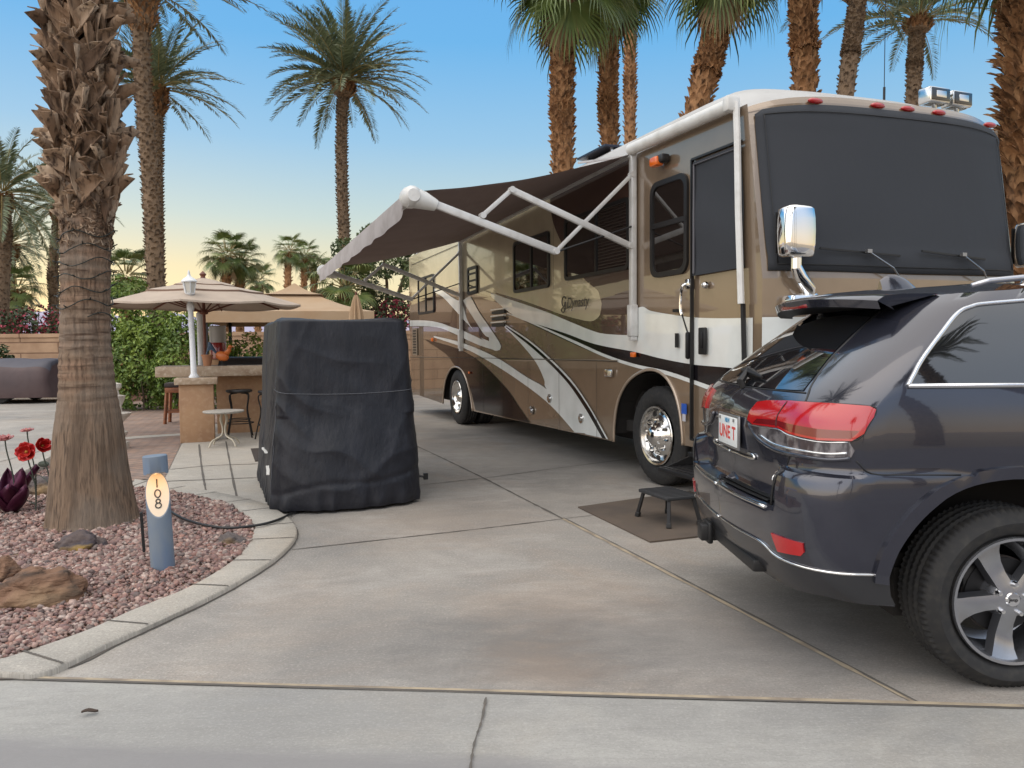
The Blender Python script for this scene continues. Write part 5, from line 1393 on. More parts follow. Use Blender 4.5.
# umbrella over the bar
WOOD = M_('red_brown_wood', (.17, .055, .03), .5, nz=((3, 3, 25), (.10, .03, .018), .4, .65))
CANV = M_('beige_canvas', (.44, .36, .29), .85, nz=((3, 3, 3), (.38, .31, .25), .4, .7), bump=((90, 90, 90), .1, .003))
CANVB = M_('brown_canvas_trim', (.20, .125, .09), .85)
up = at(205, 13.35); um = thing('patio_umbrella', 'open beige three-tier patio umbrella on a wooden pole over the bar', 'umbrella', (up[0], 13.35, 0), rad(10))
a = MB(); a.tube([(0, 0, 0), (0, 0, 2.67)], .026, 10); a.lathe([(.0, 2.64), (.05, 2.66), (.035, 2.70), (.06, 2.74), (.0, 2.80)], 14); a.lathe([(.05, 2.05), (.07, 2.06), (.07, 2.13), (.05, 2.14)], 12); a.build('pole', WOOD, um, 40)
NR = 8
def tier(r0, z0, r1, z1, sag, name, thick=.0):
    a = MB(); rows = []; n = NR*8
    for i in range(9):
        f_ = i/8; r_ = r0+(r1-r0)*f_; z = z0+(z1-z0)*(f_*.92+.08*f_*f_)
        row = []
        for k in range(n):
            t = 2*PI*k/n; ph = (k % 8)/8
            q = math.cos(PI/NR)/math.cos((ph-.5)*2*PI/NR)
            rr2 = r_*(1 + (q/1.0-1)*.9); dz = -sag*f_*math.sin(PI*ph)
            row.append((rr2*math.cos(t), rr2*math.sin(t), z+dz))
        rows.append(row)
    a.grid(rows, 0, True)
    last = rows[-1]; a.grid([last, [(p[0]*1.004, p[1]*1.004, p[2]-.03) for p in last]], 0 if name == 'canopy' else 1, True)
    return a.build(name, [CANV, CANVB], um, 30)
tier(.02, 2.68, .52, 2.55, .01, 'canopy_top_tier'); tier(.38, 2.555, 1.0, 2.43, .012, 'canopy_middle_tier'); tier(.80, 2.45, 1.62, 2.22, .03, 'canopy')
a = MB()
tier_in = a
for k in range(NR):
    t = 2*PI*k/NR
    a.bar((.05*math.cos(t), .05*math.sin(t), 2.60), (1.58*math.cos(t), 1.58*math.sin(t), 2.19), .02, .028)
    a.bar((.06*math.cos(t), .06*math.sin(t), 2.09), (.85*math.cos(t), .85*math.sin(t), 2.35), .016, .02)
a.build('ribs', WOOD, um)
a = MB(); a.grid([[(r_*math.cos(2*PI*k/32), r_*math.sin(2*PI*k/32), z) for k in range(32)] for r_, z in ((.03, 2.57), (.92, 2.40))], 0, True); a.build('canopy_lining', CANV, um, True)

# stools and side table
IRON = M_('wrought_iron', (.022, .02, .019), .5, .4)
def metal_stool(loc, rz, label):
    t = thing('bar_stool', label, 'bar stool', loc, rz, 'stools at the bar')
    a = MB(); a.lathe([(0, .735), (.17, .735), (.205, .75), (.21, .765), (.20, .785), (0, .795)], 24); a.build('seat', BLACK, t, 40)
    a = MB(); a.tube([(.165*math.cos(2*PI*k/24), .165*math.sin(2*PI*k/24), .30) for k in range(25)], .009, 6); a.tube([(.215*math.cos(2*PI*k/24), .215*math.sin(2*PI*k/24), .24) for k in range(25)], .009, 6); a.build('foot_ring', IRON, t)
    for k in range(4):
        an = PI/4+PI/2*k; c_, s_ = math.cos(an), math.sin(an)
        a = MB(); a.tube(cr([(.05*c_, .05*s_, .73), (.17*c_, .17*s_, .72), (.205*c_, .205*s_, .66), (.17*c_, .17*s_, .45), (.23*c_, .23*s_, .18), (.27*c_, .27*s_, 0)], 5), .012, 6); a.build('leg', IRON, t, True)
p = dp(239, 390, 12.6); metal_stool((p.x, 12.6, 0), .3, 'black round-seated iron bar stool in front of the tan bar')
p = gp(263, 440); metal_stool((p.x+.12, p.y+.1, 0), .9, 'black iron bar stool partly hidden behind the covered cart')
def wood_stool(loc, rz, label):
    t = thing('bar_stool', label, 'bar stool', loc, rz, 'stools at the bar')
    a = MB(); a.box((0, 0, .76), (.42, .40, .09), 0, None, .03); a.build('cushion', M_('dark_cushion', (.05, .04, .04), .9), t, 40)
    a = MB(); a.box((0, 0, .66), (.40, .38, .10), 0, None, .008)
    for s_ in (-1, 1): a.box((s_*.19, 0, .24), (.03, .36, .05)); a.box((0, s_*.17, .245), (.38, .03, .05)); a.box((s_*.19, s_*.17, .45), (.02, .02, .36))
    a.build('frame', WOODR, t, 40)
    for sx in (-1, 1):
        for sy in (-1, 1):
            a = MB(); a.bar((sx*.17, sy*.16, .64), (sx*.21, sy*.20, 0), .05, .05, 0, (0, 0, 1), .006); a.build('leg', WOODR, t, 40)
WOODR = M_('stool_wood', (.26, .09, .035), .55, nz=((3, 3, 18), (.15, .055, .025), .4, .65))
p = gp(172, 425); wood_stool((p.x-.02, p.y+.35, 0), .2, 'red-brown wooden bar stool with a dark cushion, left of the pillar')
p = gp(160, 415); wood_stool((p.x+.30, p.y+1.0, 0), -.1, 'wooden bar stool farther back under the end of the bar')
p = gp(222, 447); t = thing('side_table', 'small round table on curled cream legs beside the stucco pillar', 'side table', (p.x, p.y+.1, 0), .2)
CREAMI = M_('cream_iron', (.55, .50, .40), .5)
a = MB(); a.lathe([(0, .50), (.26, .50), (.29, .51), (.295, .525), (.29, .535), (0, .54)], 28); a.build('table_top', M_('speckled_stone_top', (.40, .38, .34), .5, nz=((60, 60, 60), (.22, .2, .18), .5, .7)), t, 40)
for k in range(4):
    an = PI/4+PI/2*k; c_, s_ = math.cos(an), math.sin(an)
    a = MB(); a.tube(cr([(.03*c_, .03*s_, .50), (.06*c_, .06*s_, .40), (.025*c_, .025*s_, .28), (.05*c_, .05*s_, .16), (.20*c_, .20*s_, .10), (.27*c_, .27*s_, 0)], 5), .013, 6); a.build('leg', CREAMI, t, True)

# on and behind the bar
p = at(209, 13.1); t = thing('drink_dispenser', 'tall red drink dispenser on a tan stand behind the bar', 'dispenser', (at(218, 14.3)[0], 14.3, .90))
a = MB(); a.lathe([(.11, .0), (.16, .32), (.16, .35)], 18); a.build('stand', STUCCO, t, 40)
a = MB(); a.lathe([(.15, .36), (.155, .66), (.15, .67)], 18); a.build('container', M_('red_glass', (.22, .012, .012), .2, 0, .5, .6), t, 40)
a = MB(); a.lathe([(.145, .67), (.15, .96), (.13, .98)], 18); a.build('upper_tank', M_('cloudy_plastic', (.36, .35, .34), .3), t, 40)
p = at(222, 13.0); t = thing('metal_rooster', 'orange painted metal rooster ornament standing on the bar top', 'ornament', (p[0], 13.0, 1.17))
ORNG = M_('orange_enamel', (.60, .16, .035), .4)
a = MB(); a.ico((0, 0, .16), (.12, .05, .085), Matrix.Rotation(.3, 3, 'Y'), 2); a.tube([(.07, 0, .20), (.12, 0, .26), (.13, 0, .31)], [.05, .035, .03], 10); a.ico((.14, 0, .32), (.035, .03, .032), None, 2); a.tube([(.165, 0, .32), (.20, 0, .31)], [.012, .002], 6); a.build('body', ORNG, t, True)
a = MB()
for k in range(6): a.tube(cr([(-.08, 0, .19), (-.15-.01*k, .012*(k-3), .27+.02*k), (-.21-.005*k, .02*(k-3), .26+.025*k), (-.23, .03*(k-3), .19+.025*k)], 4), [.014]*13, 5)
a.build('tail', M_('blue_enamel', (.06, .10, .16), .4), t, True)
a = MB()
for s_ in (-1, 1): a.tube([(0, s_*.025, .09), (.01, s_*.03, 0)], .008, 5)
a.box((0, 0, .006), (.12, .10, .012)); a.build('legs', IRON, t)
p = at(207, 12.95); t = thing('flower_pot', 'small terracotta pot at the foot of the umbrella pole on the bar', 'flower pot', (p[0], 12.95, 1.17))
a = MB(); a.lathe([(.06, 0), (.085, .16), (.095, .16), (.095, .19), (.08, .19), (.06, .1), (0, .1)], 18); a.build('pot', M_('terracotta', (.40, .19, .10), .85), t, 40)
p = at(243, 13.6); t = thing('barbecue_grill', 'black lidded barbecue grill behind the bar top', 'barbecue', (p[0], 13.75, 0))
a = MB(); a.box((0, 0, .55), (.9, .5, 1.0), 0, None, .02); a.build('cabinet', DARKM, t, 40)
a = MB(); a.grid([[(-.42+.84*f_, .25*math.cos(PI*k/12), 1.05+.26*math.sin(PI*k/12)) for k in range(13)] for f_ in (0, .02, .98, 1)]); 
for x in (-.42, .42): a.face([a.pt((x, .25*math.cos(PI*k/12), 1.05+.26*math.sin(PI*k/12))) for k in range(13)])
a.tube([(-.3, -.26, 1.16), (-.3, -.31, 1.17), (.3, -.31, 1.17), (.3, -.26, 1.16)], .012, 6); a.build('lid', BLACK, t, 40)

# garden ornament of stacked white urns beside the palm
p = gp(115.5, 449); t = thing('stone_urn', 'white stone ornament of stacked bowls just right of the big palm trunk', 'garden ornament', (p.x+.02, p.y, 0))
a = MB(); a.lathe([(.17, 0), (.17, .10), (.13, .12), (.11, .16), (.15, .22), (.16, .25), (.10, .28), (.08, .34), (.10, .40), (.20, .50), (.21, .53), (.09, .55), (.08, .62), (.13, .74), (.14, .78), (.06, .80), (.05, .86), (.09, .90), (.09, .96), (0, .98)], 20); a.build('body', M_('white_cast_stone', (.58, .54, .48), .85, nz=((7, 7, 7), (.42, .37, .32), .45, .7)), t, 40)

# ------------------------------------------------------------------ block wall, tarp, gazebo
WALLM = bricks('tan_block_wall', (.52, .345, .22), (.46, .30, .19), (.24, .145, .09), (rad(90), 0, 0), 2.4, .34, .022, .9, .7)
a = MB(); a.box((0, 0, .93), (46, .22, 1.86), 0); a.box((0, 0, 1.92), (46.1, .30, .12), 0)
o = a.build('block_wall', WALLM); o.location = (-12, 24.6, 0)
tag(o, 'long tan block wall closing the lot at the back', 'wall')
TARP = M_('slate_tarp', (.062, .060, .078), .6, nz=((.9, .9, .9), (.080, .075, .092), .4, .7), bump=((2, 2, 2), .4, .06))
TARPB = M_('maroon_tarp', (.075, .045, .045), .6, nz=((1.4, 1.4, 1.4), (.05, .03, .032), .4, .7), bump=((2.4, 2.4, 1.4), .5, .07))
tp = at(58, 21.6); t = thing('covered_trailer', 'long low trailer under a slate and maroon tarp by the block wall', 'covered trailer', (tp[0], 21.9, 0), rad(2))
def tarp_row(z, g_, n=60):
    out = []; L_, W_ = 5.6, 1.9
    for k in range(n*2+20):
        pass
    return out
rows = []; NX = 70
prof = [(-1.0, .16), (-1.02, .35), (-1.0, .62), (-.96, .86), (-.86, 1.02), (-.55, 1.17), (-.2, 1.24), (.2, 1.24), (.55, 1.17), (.86, 1.02), (.98, .6), (1.0, .16)]
a = MB()
for k in range(NX+1):
    x = -6.4*k/NX; e_ = min(1, .86+.14*(1-math.exp(-k*.9)))*(1)
    rows.append([(x + (.10*(pz < .5) - .10*(pz > 1.1))*(1 if k == 0 else 0), py*e_ + .05*noise.noise(Vector((x*1.1, pz*1.6, 1))), pz*(e_ if pz > .3 else 1) + .035*noise.noise(Vector((x*.8, py, 2))) - .04*math.sin(x*2.2)**2*(pz > 1)) for py, pz in prof])
for i in range(NX):
    for j in range(len(prof)-1):
        b = [rows[i][j], rows[i][j+1], rows[i+1][j+1], rows[i+1][j]]
        a.quad(*b, 1 if (j < 4 or j > 8) else 0)
for r_ in (rows[0], rows[-1]): a.face([a.pt(q) for q in r_], 1)
a.build('tarp', [TARP, TARPB], t, True, .001)
for x in (-1.3, -2.1, -4.6):
    for y in (-.80, .80):
        b = MB(); b.lathe([(.10, -.09), (.27, -.09), (.30, -.05), (.30, .05), (.27, .09), (.10, .09)], 20, 0, Matrix.Rotation(PI/2, 3, 'X')); w2_ = b.build('wheel', RUBBER, t, 40); w2_.location = (x, y, .30)
TENT = M_('tan_tent_fabric', (.43, .31, .20), .9, nz=((1.5, 1.5, 1.5), (.40, .265, .155), .4, .7))
gx = at(296, 20.0); t = thing('gazebo', 'tan tent-topped gazebo with a vented peak behind the bar', 'gazebo', (gx[0], 20.0, 0), rad(12))
def pyr(a, h0, z0, h1, z1, m=0, n=8, sag=.06):
    rows = []
    for i in range(n+1):
        f_ = i/n; h = h0+(h1-h0)*f_; z = z0+(z1-z0)*f_ - sag*math.sin(PI*f_)
        row = []
        for s_ in range(4):
            for k in range(6):
                u_ = -1+2*k/6; x, y = (u_*h, -h); an = PI/2*s_; row.append((x*math.cos(an)-y*math.sin(an), x*math.sin(an)+y*math.cos(an), z))
        rows.append(row)
    a.grid(rows, m, True); return rows
HG = 1.95
a = MB(); pyr(a, .02, 3.12, .72, 2.80); a.build('peak', TENT, t, 30)
a = MB(); r_ = pyr(a, .55, 2.80, HG, 2.32); a.grid([r_[-1], [(p[0], p[1], p[2]-.26) for p in r_[-1]]], 0, True); a.build('canopy', TENT, t, 30)
for sx in (-1, 1):
    for sy in (-1, 1):
        a = MB(); a.box((sx*(HG-.08), sy*(HG-.08), 1.1), (.08, .08, 2.2)); a.build('post', DARKM, t)
cu = at(357, 17.2); t = thing('closed_umbrella', 'folded tan umbrella standing upright beside the gazebo', 'umbrella', (cu[0], 17.2, 0))
a = MB(); n = 32; rows = []
for z, r_ in ((1.75, .17), (1.9, .19), (2.05, .14), (2.25, .12), (2.5, .07), (2.62, .03)):
    rows.append([(r_*(1+.25*math.cos(8*2*PI*k/n))*math.cos(2*PI*k/n), r_*(1+.25*math.cos(8*2*PI*k/n))*math.sin(2*PI*k/n), z+.04*math.cos(8*2*PI*k/n)*(z < 1.8)) for k in range(n)])
a.grid(rows, 0, True); a.build('canopy', TENT, t, 40)
a = MB(); a.tube([(0, 0, 0), (0, 0, 2.70)], .022, 8); a.lathe([(.2, 0), (.22, .05), (.05, .09)], 16); a.build('pole', WOOD, t, 40)

# a dry leaf on the gutter
a = MB(); a.grid([[(-.03+.06*i/5, (.012*math.sin(PI*(.1+.8*i/5)))*q, .012*abs(q)+.004*math.sin(i)) for q in (-1, -.4, .4, 1)] for i in range(6)])
o = a.build('dry_leaf', M_('dry_leaf_brown', (.06, .04, .03), .8), None, True); p = gp(90, 716); o.location = (p.x, p.y, .012); o.rotation_euler = (0, 0, .3)
sd = o.modifiers.new('t', 'SOLIDIFY'); sd.thickness = .002
tag(o, 'small dark dry leaf lying on the concrete gutter strip', 'leaf')
# ------------------------------------------------------------------ palms
def bark(name, c0, c1, c2, fis=(26, 26, 2.5), dist=.03):
    return M_(name, c0, .95, var=(c1, c2), nz=[(fis, tuple(x*.45 for x in c0), .48, .66, 5), ((3, 3, 3), tuple(min(1, x*1.25) for x in c1), .5, .75)], bump=[(fis, .9, dist), ((60, 60, 60), .3, .006)])
BARK = bark('palm_bark', (.165, .112, .072), (.20, .135, .088), (.25, .175, .115))
BOOT = bark('palm_leaf_base', (.135, .082, .052), (.30, .195, .122), (.45, .34, .245), (30, 30, 6), .015)
BARKW = bark('rust_palm_bark', (.20, .10, .046), (.32, .165, .075), (.43, .245, .12), (14, 14, 6), .02)
BARKD = bark('date_palm_bark', (.13, .085, .055), (.20, .135, .085), (.28, .20, .13), (14, 14, 10), .02)
DATE = M_('date_palm_leaf', (.075, .095, .055), .5, var=((.13, .165, .085), (.22, .25, .14)))
FAN = M_('fan_palm_leaf', (.055, .080, .024), .45, var=((.115, .165, .042), (.25, .27, .085)))
DEAD = M_('dead_palm_leaf', (.24, .15, .075), .85, var=((.30, .20, .11), (.36, .26, .15)))
PETI = M_('palm_stalk', (.26, .20, .07), .55)
for m in (DATE, FAN):
    b = m.node_tree.nodes['Principled BSDF']; b.inputs['Subsurface Weight'].default_value = 0
def fade(p, q, t): return p+(q-p)*t

def date_frond(mb, org, az, el, L_, rng, m=0):
    """arched feather frond"""
    d = Vector((math.cos(az), math.sin(az), 0)); up_ = Vector((0, 0, 1)); n = 14
    P = [Vector(org)]; e_ = el; droop = rng.uniform(.45, .85)*(1.2 if el < .6 else 1.0)
    tw = rng.uniform(-.25, .25); sd_ = Vector((-d.y, d.x, 0))
    for i in range(n):
        f_ = (i+1)/n; e2 = el - droop*f_**1.6
        P.append(P[-1] + (d*math.cos(e2) + up_*math.sin(e2) + sd_*tw*f_*.25).normalized()*L_/n)
    mb.cur = .15; mb.tube(P, [.028*(1-.85*i/n)*L_/3 for i in range(n+1)], 3, m+1, False)
    K = 52
    for j in range(K):
        f_ = .14+.86*j/(K-1); x = f_*n; i = min(n-1, int(x)); c = P[i].lerp(P[i+1], x-i); t = (P[i+1]-P[i]).normalized()
        s_ = t.cross(up_); s_ = s_.normalized() if s_.length > .05 else sd_; nn = s_.cross(t).normalized()
        ll = L_*.155*(math.sin(PI*min(1, .22+.72*f_))**.7)*rng.uniform(.8, 1.1)
        for sg in (-1, 1):
            for _ in (0,):
                v = (s_*sg*rng.uniform(.75, 1.0) + t*(.55+.5*f_) + nn*rng.uniform(.1, .65)).normalized()
                tip = c + v*ll - up_*ll*.12; mid = c + v*ll*.45 + up_*0
                wv = t.cross(v); wv = t*.5+v.cross(nn)*.5; wv = wv.normalized()*ll*.085
                mb.cur = rng.random()
                mb.quad(c-wv*.4, mid-wv, tip, mid+wv, m)
def date_crown(name, n, L_, seed, parent, rng=None, emin=-.75):
    rng = random.Random(seed); mb = MB()
    for k in range(n):
        f_ = (k+.5)/n; el = 1.45 - (1.45-emin)*f_**.9 + rng.uniform(-.12, .12)
        date_frond(mb, (.10*math.cos(k*2.4), .10*math.sin(k*2.4), .25*(1-f_)), k*2.39996+rng.uniform(-.2, .2), el, L_*rng.uniform(.85, 1.08)*(.8 if f_ < .15 else 1), rng)
    return mb.build(name, [DATE, PETI], parent)

def fan_frond(mb, org, az, el, L_, R_, rng, dead=False):
    d = Vector((math.cos(az), math.sin(az), 0)); up_ = Vector((0, 0, 1)); sd_ = Vector((-d.y, d.x, 0))
    P = [Vector(org)]; n = 7
    for i in range(n):
        e2 = el - (.35 if not dead else .15)*((i+1)/n)**2; P.append(P[-1]+(d*math.cos(e2)+up_*math.sin(e2))*L_/n)
    mb.cur = .2; mb.tube(P, [.022-.010*i/n for i in range(n+1)], 4, 2 if dead else 1, False)
    e2 = el-(.45 if not dead else .2); t = (d*math.cos(e2)+up_*math.sin(e2)).normalized(); nn = sd_.cross(t).normalized()
    if nn.z < 0: nn = -nn
    K = 34; hub = P[-1]; m = 2 if dead else 0
    prev = None
    base = rng.random()
    for j in range(K):
        a_ = rad(-118+236*j/(K-1))*(1 if not dead else .38)
        v = (t*math.cos(a_) + sd_*math.sin(a_)).normalized(); w_ = v.cross(nn).normalized()
        ll = R_*(.72+.28*math.cos(a_*.6))*rng.uniform(.88, 1.06)
        fold = nn*(.10*R_*abs(math.sin(a_)))*(1 if not dead else -1)
        p1 = hub + v*ll*.42 + fold*.4
        g_ = rng.uniform(.25, .75)*(1 if not dead else 1.2)
        p2 = hub + v*ll*.75 + fold*.6 - up_*ll*.10*g_
        p3 = hub + v*ll*.92 + fold*.4 - up_*ll*.34*g_
        p4 = hub + v*ll*.95 + fold*.2 - up_*ll*.66*g_
        w1 = .42*ll*rad(236)/K*.62
        mb.cur = min(1, max(0, base*.5+rng.random()*.5))
        a0 = mb.pt(hub); 
        b0, b1 = mb.pt(p1-w_*w1), mb.pt(p1+w_*w1); mb.face((a0, b0, b1), m)
        w2 = w1*.62; c0, c1 = mb.pt(p2-w_*w2), mb.pt(p2+w_*w2); mb.face((b0, c0, c1, b1), m)
        w3 = w1*.32; d0, d1 = mb.pt(p3-w_*w3), mb.pt(p3+w_*w3); mb.face((c0, d0, d1, c1), m)
        e0 = mb.pt(p4); mb.face((d0, e0, d1), m)
def fan_crown(name, n, L_, R_, seed, parent, skirt=0, emin=-1.15):
    rng = random.Random(seed); mb = MB()
    for k in range(n):
        f_ = (k+.5)/n; el = 1.35-(1.35-emin)*f_**.95+rng.uniform(-.15, .15)
        fan_frond(mb, (.12*math.cos(k*2.4), .12*math.sin(k*2.4), .3*(1-f_)), k*2.39996+rng.uniform(-.25, .25), el, L_*rng.uniform(.8, 1.1), R_*rng.uniform(.85, 1.1), rng)
    for k in range(skirt):
        fan_frond(mb, (.2*math.cos(k*2.1), .2*math.sin(k*2.1), -.25-.04*k), k*2.1+rng.uniform(-.4, .4), -1.30+rng.uniform(-.1, .1), L_*.45, R_*.7, rng, True)
    return mb.build(name, [FAN, PETI, DEAD], parent)

def boot(mb, c, out, up_, L_, W_, flare, lean, curl, rng, m=0):
    """one dry leaf base: a tapering, troughed strip that leaves the trunk and splays"""
    side = up_.cross(out).normalized(); ax = (up_*math.cos(lean)+side*math.sin(lean)).normalized(); sd_ = ax.cross(out).normalized()
    mb.cur = rng.random()
    prev = None; n = 5
    for i in range(n):
        f_ = i/(n-1)
        w_ = W_*(1-.15*f_-.55*f_**3)*.5
        p = c + ax*L_*f_*(1-.18*flare*f_) + out*(L_*flare*f_**1.5*.55 + .012) + sd_*curl*L_*f_*f_*.35
        tr = W_*(.16+.14*f_)
        row = [mb.pt(p - sd_*w_ + out*tr*(.7+.5*f_)), mb.pt(p - sd_*w_*.4), mb.pt(p + sd_*w_*.4), mb.pt(p + sd_*w_ + out*tr*(.7+.5*f_))]
        if prev:
            for k in range(3): mb.face((prev[k], prev[k+1], row[k+1], row[k]), m)
        prev = row

def trunk_frame(P, s_):
    x = s_*(len(P)-1); i = min(len(P)-2, int(x)); return P[i].lerp(P[i+1], x-i), (P[i+1]-P[i]).normalized()

def trunk(P, radf, mb, n=18, rough=.03, steps=60, seed=1):
    rows = []
    for i in range(steps+1):
        s_ = i/steps; c, t = trunk_frame(P, s_); r_ = radf(s_)
        x = Vector((1, 0, 0)); x = (x-t*x.dot(t)).normalized(); y = t.cross(x)
        mb.cur = .5+.4*noise.noise(Vector((seed, i*.7, 0)))
        row = []
        for k in range(n):
            a_ = 2*PI*k/n
            q = r_*(1+rough*noise.noise(Vector((math.cos(a_)*2+seed, math.sin(a_)*2, s_*18)))+rough*.7*math.sin(i*2.3))
            row.append(mb.pt(c + (x*math.cos(a_)+y*math.sin(a_))*q))
        rows.append(row)
    for i in range(steps):
        for k in range(n): mb.face((rows[i][k], rows[i][(k+1) % n], rows[i+1][(k+1) % n], rows[i+1][k]))

def boots_on(P, radf, s0, s1, count, L_, W_, flare, mb, seed, m=0, leanr=.25, taper=None):
    rng = random.Random(seed)
    for k in range(count):
        f_ = (k+rng.random()*.6)/count; s_ = s0+(s1-s0)*f_; c, t = trunk_frame(P, s_)
        az = k*2.39996+rng.uniform(-.25, .25); x = Vector((1, 0, 0)); x = (x-t*x.dot(t)).normalized(); y = t.cross(x)
        o_ = x*math.cos(az)+y*math.sin(az); q = taper(f_) if taper else 1
        boot(mb, c+o_*radf(s_)*.93, o_, t, L_*rng.uniform(.75, 1.2)*q, W_*rng.uniform(.8, 1.15), flare*rng.uniform(.5, 1.35), rng.uniform(-leanr, leanr), rng.uniform(-1, 1), rng, m)

def to_ground(pts, Y):
    """pixel track of a trunk at distance Y, carried on to the ground"""
    W = [dp(px, py, Y) for px, py in pts]      # from the foot up
    d = (W[1]-W[0]).normalized(); k = W[0].z/d.z if abs(d.z) > .2 else 0
    foot = W[0]-d*k; foot.z = 0
    if (foot-W[0]).length > .1: W = [foot]+W
    return W
def palm(name, label, pts, Y, r_, kind, L_, seed, top_boots=True, n=34, group=None, emin=None, bulb=1.45, cat='palm tree', R_=.95, boots=300, skirt=6, bl=.14, fl=.75, bw=.14, crown_at=None):
    W = to_ground(pts, Y); W = [Vector(v) for v in cr(W, 6)] if len(W) > 2 else W
    foot = W[0].copy(); t = thing(name, label, cat, tuple(foot), 0, group)
    P = [v-foot for v in W]; H = P[-1].z
    if kind == 'date':
        def rf(s_):
            z = s_*H; b_ = (bulb-1)*(1-sstep(.85, 1.2, H-z)) if bulb > 1 else 0
            return r_*(1.12-.14*s_+b_+.25*math.exp(-z/.4))
        tm = MB(); trunk(P, rf, tm, seed=seed, rough=.035, steps=90)
        ln = sum((P[i+1]-P[i]).length for i in range(len(P)-1))
        # knobbly old leaf scars, then the thick head of cut stubs
        boots_on(P, rf, .05, 1-.9/ln, int(ln*46), .065, .13, .65, tm, seed, 0, .2)
        if bulb > 1: boots_on(P, rf, 1-1.25/ln, 1.0, 190, .17, .11, .9, tm, seed+1, 1, .2)
        tm.build('trunk', [BARKD, BARKW], t, 50)
        c = date_crown('crown', n, L_, seed, t, emin=-.75 if emin is None else emin)
    else:
        def rf(s_): return r_*(1.10-.12*s_+.3*math.exp(-s_*H/.5))
        tm = MB(); trunk(P, rf, tm, seed=seed)
        boots_on(P, rf, .02, 1.0, int(boots*1.7), bl, bw, fl, tm, seed, 0, .35); tm.build('trunk', BARKW, t, 50)
        c = fan_crown('crown', n, L_, R_, seed, t, skirt, -1.15 if emin is None else emin)
    c.location = P[-1]
    return t
GP = 'palms around the lot'
# tall date palms at the left
palm('date_palm', 'tall leaning date palm behind the hedge with a rusty stubbly neck', [(155, 262), (152, 200), (147, 133), (142, 67), (141, -14)], 19.9, .195, 'date', 3.0, 11, n=40, emin=-.25, bulb=1.8, group=GP)
palm('date_palm', 'date palm with a bushy grey-green crown just behind the tall leaning one', [(158, 262), (157, 190), (157, 140), (158, 90)], 24, .165, 'date', 2.4, 12, n=60, group=GP, bulb=1.5, emin=-.25)
palm('date_palm', 'lone slender date palm with a full crown in the middle of the sky', [(345, 262), (342, 180), (342, 120), (344, 82)], 27, .18, 'date', 2.85, 13, n=92, group=GP, bulb=1.9, emin=-.25)
palm('date_palm', 'date palm at the left edge with a wide crown above the block wall', [(3, 262), (4, 230), (2, 196)], 27, .22, 'date', 3.0, 14, n=40, group=GP, bulb=1.3)
palm('date_palm', 'shorter date palm right of the one at the left edge', [(9, 300), (9, 270), (10, 246)], 33, .21, 'date', 2.7, 15, n=36, group=GP, bulb=1.5)
palm('date_palm', 'thin date palm whose crown is hidden behind the big front trunk', [(54, 302), (53, 270), (57, 232), (60, 205)], 31, .17, 'date', 2.4, 16, n=34, group=GP, bulb=1.5)
# dark rust-trunked fan palms behind the motorhome
palm('fan_palm', 'fan palm with a rust-brown trunk, leftmost of the row behind the motorhome', [(563, 170), (562, 100), (563, 40), (564, -28)], 18, .215, 'fan', 1.05, 21, n=24, group=GP, R_=1.1, boots=420, emin=-1.25)
palm('fan_palm', 'fan palm with a dark trunk and hanging leaves, second in the row', [(610, 150), (608, 100), (609, 40), (611, -30)], 20.5, .20, 'fan', 1.05, 22, n=26, group=GP, R_=1.15, boots=380, emin=-1.3)
palm('fan_palm', 'slim grey-brown fan palm trunk beside the dark second palm of the row', [(630, 136), (630, 70), (631, 8), (632, -70)], 30, .20, 'fan', 1.0, 23, n=30, group=GP, R_=1.2, boots=300)
palm('fan_palm', 'leaning fan palm with a broad green leaf hanging over its trunk', [(699, 100), (708, 66), (718, 22), (726, -50)], 15.5, .195, 'fan', .85, 24, n=22, group=GP, R_=1.05, boots=420, emin=-1.25, skirt=6)
palm('fan_palm', 'tall fan palm trunk rising out of the photo above the nose of the motorhome', [(805, 84), (804, 40), (803, -20), (802, -130)], 14.5, .175, 'fan', 1.0, 25, n=34, group=GP, R_=1.1, boots=420)
palm('date_palm', 'leaning date palm with a thick stubbly head above the marker lights', [(846, 90), (851, 50), (855, 22), (858, -14)], 21, .20, 'date', 2.7, 26, n=30, group=GP, bulb=1.8, emin=.1)
palm('date_palm', 'date palm with a bulbous neck and low crown behind the roof floodlights', [(913, 105), (915, 60), (918, 22)], 24, .195, 'date', 2.6, 27, n=40, group=GP, bulb=1.8, emin=-.2)
palm('fan_palm', 'thick shaggy palm trunk at the right edge of the photo', [(1031, 200), (1030, 120), (1032, 40), (1036, -20), (1042, -150)], 10.2, .255, 'fan', 1.0, 28, n=34, group=GP, R_=1.25, boots=560, bl=.24, bw=.15, fl=1.1)
# far fan palms over the tent roofs
def small_fan(name, label, px, py, Y, rt_, seed, n=26, R_=.56, L_=.55):
    return palm(name, label, [(px, 300), (px, py+12), (px+1, py)], Y, rt_, 'fan', L_, seed, n=n, group=GP, R_=R_, boots=60, skirt=2, emin=-.8)
small_fan('fan_palm', 'low fan palm above the left end of the patio umbrella', 126, 280, 24, .16, 31)
small_fan('fan_palm', 'round-headed fan palm above the patio umbrella, left of its tip', 226, 258, 30, .16, 32)
small_fan('fan_palm', 'smaller fan palm right behind the umbrella top', 240, 265, 31, .15, 33)
small_fan('fan_palm', 'fan palm on a visible thin trunk above the gazebo peak', 288, 253, 44, .18, 34)
small_fan('fan_palm', 'fan palm just right of the thin-trunked one over the gazebo', 304, 258, 46, .17, 35)
small_fan('fan_palm', 'lowest fan palm of the far group beside the awning corner', 314, 270, 47, .17, 36)
small_fan('fan_palm', 'tiny fan palm crown low over the right side of the umbrella', 258, 284, 40, .15, 37, 18, .6, .5)
